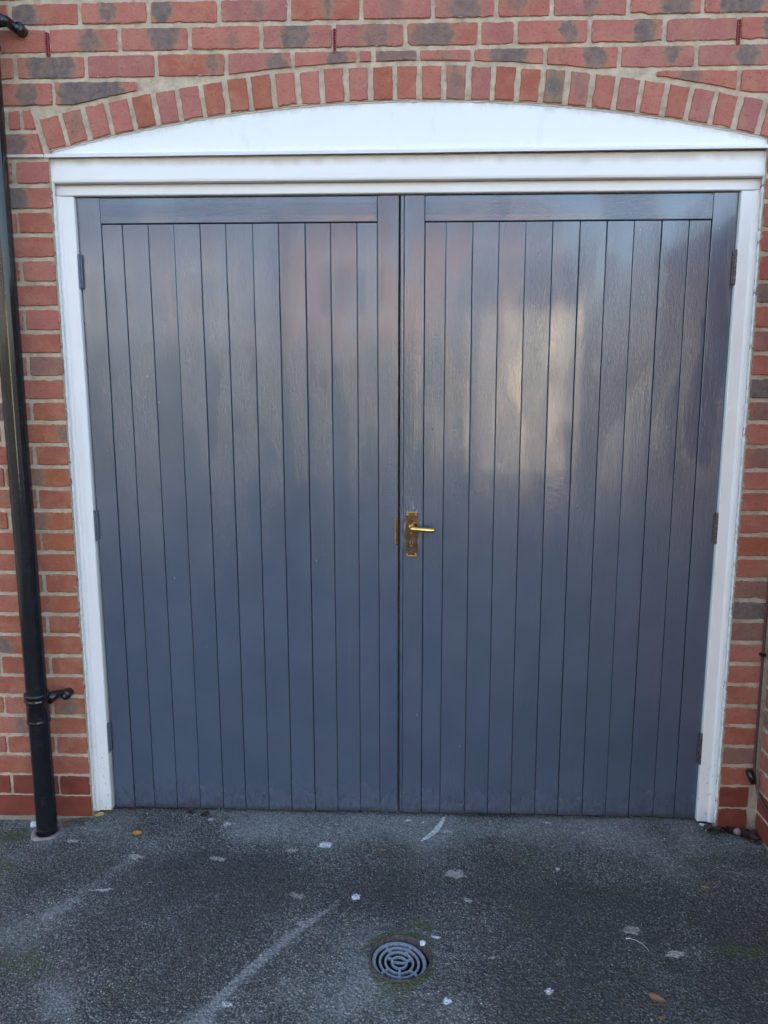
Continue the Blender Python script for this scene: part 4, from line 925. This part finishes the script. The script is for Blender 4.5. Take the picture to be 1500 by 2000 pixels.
# loose grit
def grit():
    V, F = [], []; r_ = random.Random(3)
    for i in range(2600):
        x = r_.uniform(-1.5, 1.45); y = r_.uniform(-1.15, .05)
        if r_.random() < .5: y = .05-abs(r_.gauss(0, .12))
        if x > 1.30 and y > -.02: continue
        if math.hypot(x-Cd[0], y-Cd[1]) < .09: continue
        if y > -.005 and (x < -1.05 or x > 1.19): continue
        s_ = r_.uniform(.0008, .0022) if r_.random() < .965 else r_.uniform(.002, .0042); b = len(V); a = r_.random()*6.3
        q = [(math.cos(a+j*1.57)*s_*r_.uniform(.5, 1.3), math.sin(a+j*1.57)*s_*r_.uniform(.5, 1.3)) for j in range(4)]
        V += [(x+u, y+v, .0015) for u, v in q]+[(x+u*.5, y+v*.5, .002+s_*r_.uniform(.6, 1.0)) for u, v in q]
        F += [(b+4, b+5, b+6, b+7)]+[(b+j, b+(j+1) % 4, b+4+(j+1) % 4, b+4+j) for j in range(4)]
    t = NT('grit_stone'); p = t.pos(); t.done(t.ramp(t.voro(p, 60, 'F1', 1), [(0, (.10, .10, .10)), (.6, (.28, .27, .25)), (1, (.6, .6, .58))]), .8)
    tag(mesh('grit', V, F, t.m), 'pale loose grit scattered over the asphalt drive', None, None, 'stuff')
grit()

# ---------------------------------------------------------------- unseen things across the yard behind the camera, some added for reflections (lights and mirrors in the gloss paint)
def plain(name, col, rough=.8, var=.2, scale=3): return simple(name, col, rough, 0, var, scale, .1)
M['hb'] = plain('warm_brick_render', (.33, .22, .19)); M['cream'] = plain('cream_render', (.84, .72, .56)); M['slate'] = plain('roof_slate', (.08, .08, .09))
M['glass'] = plain('window_glass', (.03, .04, .05), .08); M['hedge'] = plain('hedge_green', (.06, .07, .05), .9, .5, 12)
def far_house(x0, x1, y0, y1, h, ridge, mat, label, wins):
    t = thing('opposite_house', label, 'house', ((x0+x1)/2, y1, 0)); L_ = t.location
    def loc(o): o.parent = t; o.location = Vector(o.location)-L_; return o
    bm = bmesh.new(); bm_box(bm, x0, x1, y0, y1, -.05, h); loc(from_bm('wall', bm, mat))
    ym = (y0+y1)/2
    V = [(x0-.2, y0-.3, h-.05), (x1+.2, y0-.3, h-.05), (x1+.2, ym, ridge), (x0-.2, ym, ridge), (x0-.2, y1+.3, h-.05), (x1+.2, y1+.3, h-.05)]
    V += [(a, b, c+.12) for a, b, c in V]
    loc(mesh('roof', V, [(0, 1, 2, 3), (3, 2, 5, 4), (6, 9, 8, 7), (9, 10, 11, 8), (0, 6, 7, 1), (4, 5, 11, 10), (0, 3, 9, 6), (3, 4, 10, 9), (1, 7, 8, 2), (2, 8, 11, 5)], M['slate']))
    for (a, b, c, d) in wins:
        w = loc(box('window', a, b, y1+.002, y1+.06, c, d, M['white'], None, .005))
        g_ = box('pane', a+.07, b-.07, y1+.061, y1+.066, c+.07, d-.07, M['glass'], None, 0); g_.parent = w; g_.location = Vector(g_.location)-L_-w.location
    return t
far_house(-2.6, 3.0, -22, -14, 4.8, 6.8, M['hb'], 'brick house across the yard with four white windows', [(-1.8, -.6, 2.9, 4.2), (1.8, 3.0, 3.0, 4.2), (-1.8, -.4, .8, 2.1), (-.1, .8, .1, 2.1)])
far_house(1.35, 3.1, -13.8, -11.5, 3.1, 3.9, M['cream'], 'low cream outbuilding in front of the brick house', [])
M['grey'] = plain('grey_roughcast', (.20, .22, .26))
far_house(-9.5, -2.8, -21, -13.0, 4.6, 6.6, M['grey'], 'unseen grey roughcast house added beside the brick one for the door reflections', [(-4.6, -3.5, 2.8, 3.9), (-7.2, -5.8, 2.8, 3.9), (-5.2, -3.8, .8, 2.0)])  # added house, replaces low sky in the left leaf's reflection
hd = bmesh.new(); bm_box(hd, -9, 1.15, -12.2, -11.5, -.05, 2.35, .2); bmesh.ops.subdivide_edges(hd, edges=hd.edges[:], cuts=5, use_grid_fill=True)  # added hedge, shaped to darken the lower door reflections
for v in hd.verts: v.co += Vector((nz(v.co.x*2, v.co.z*2), nz(v.co.x*2, v.co.z*2, 4), nz(v.co.x, v.co.y, 9)))*.18
tag(from_bm('hedge', hd, M['hedge']), 'unseen dark green hedge added across the yard to darken the door reflections', 'hedge')
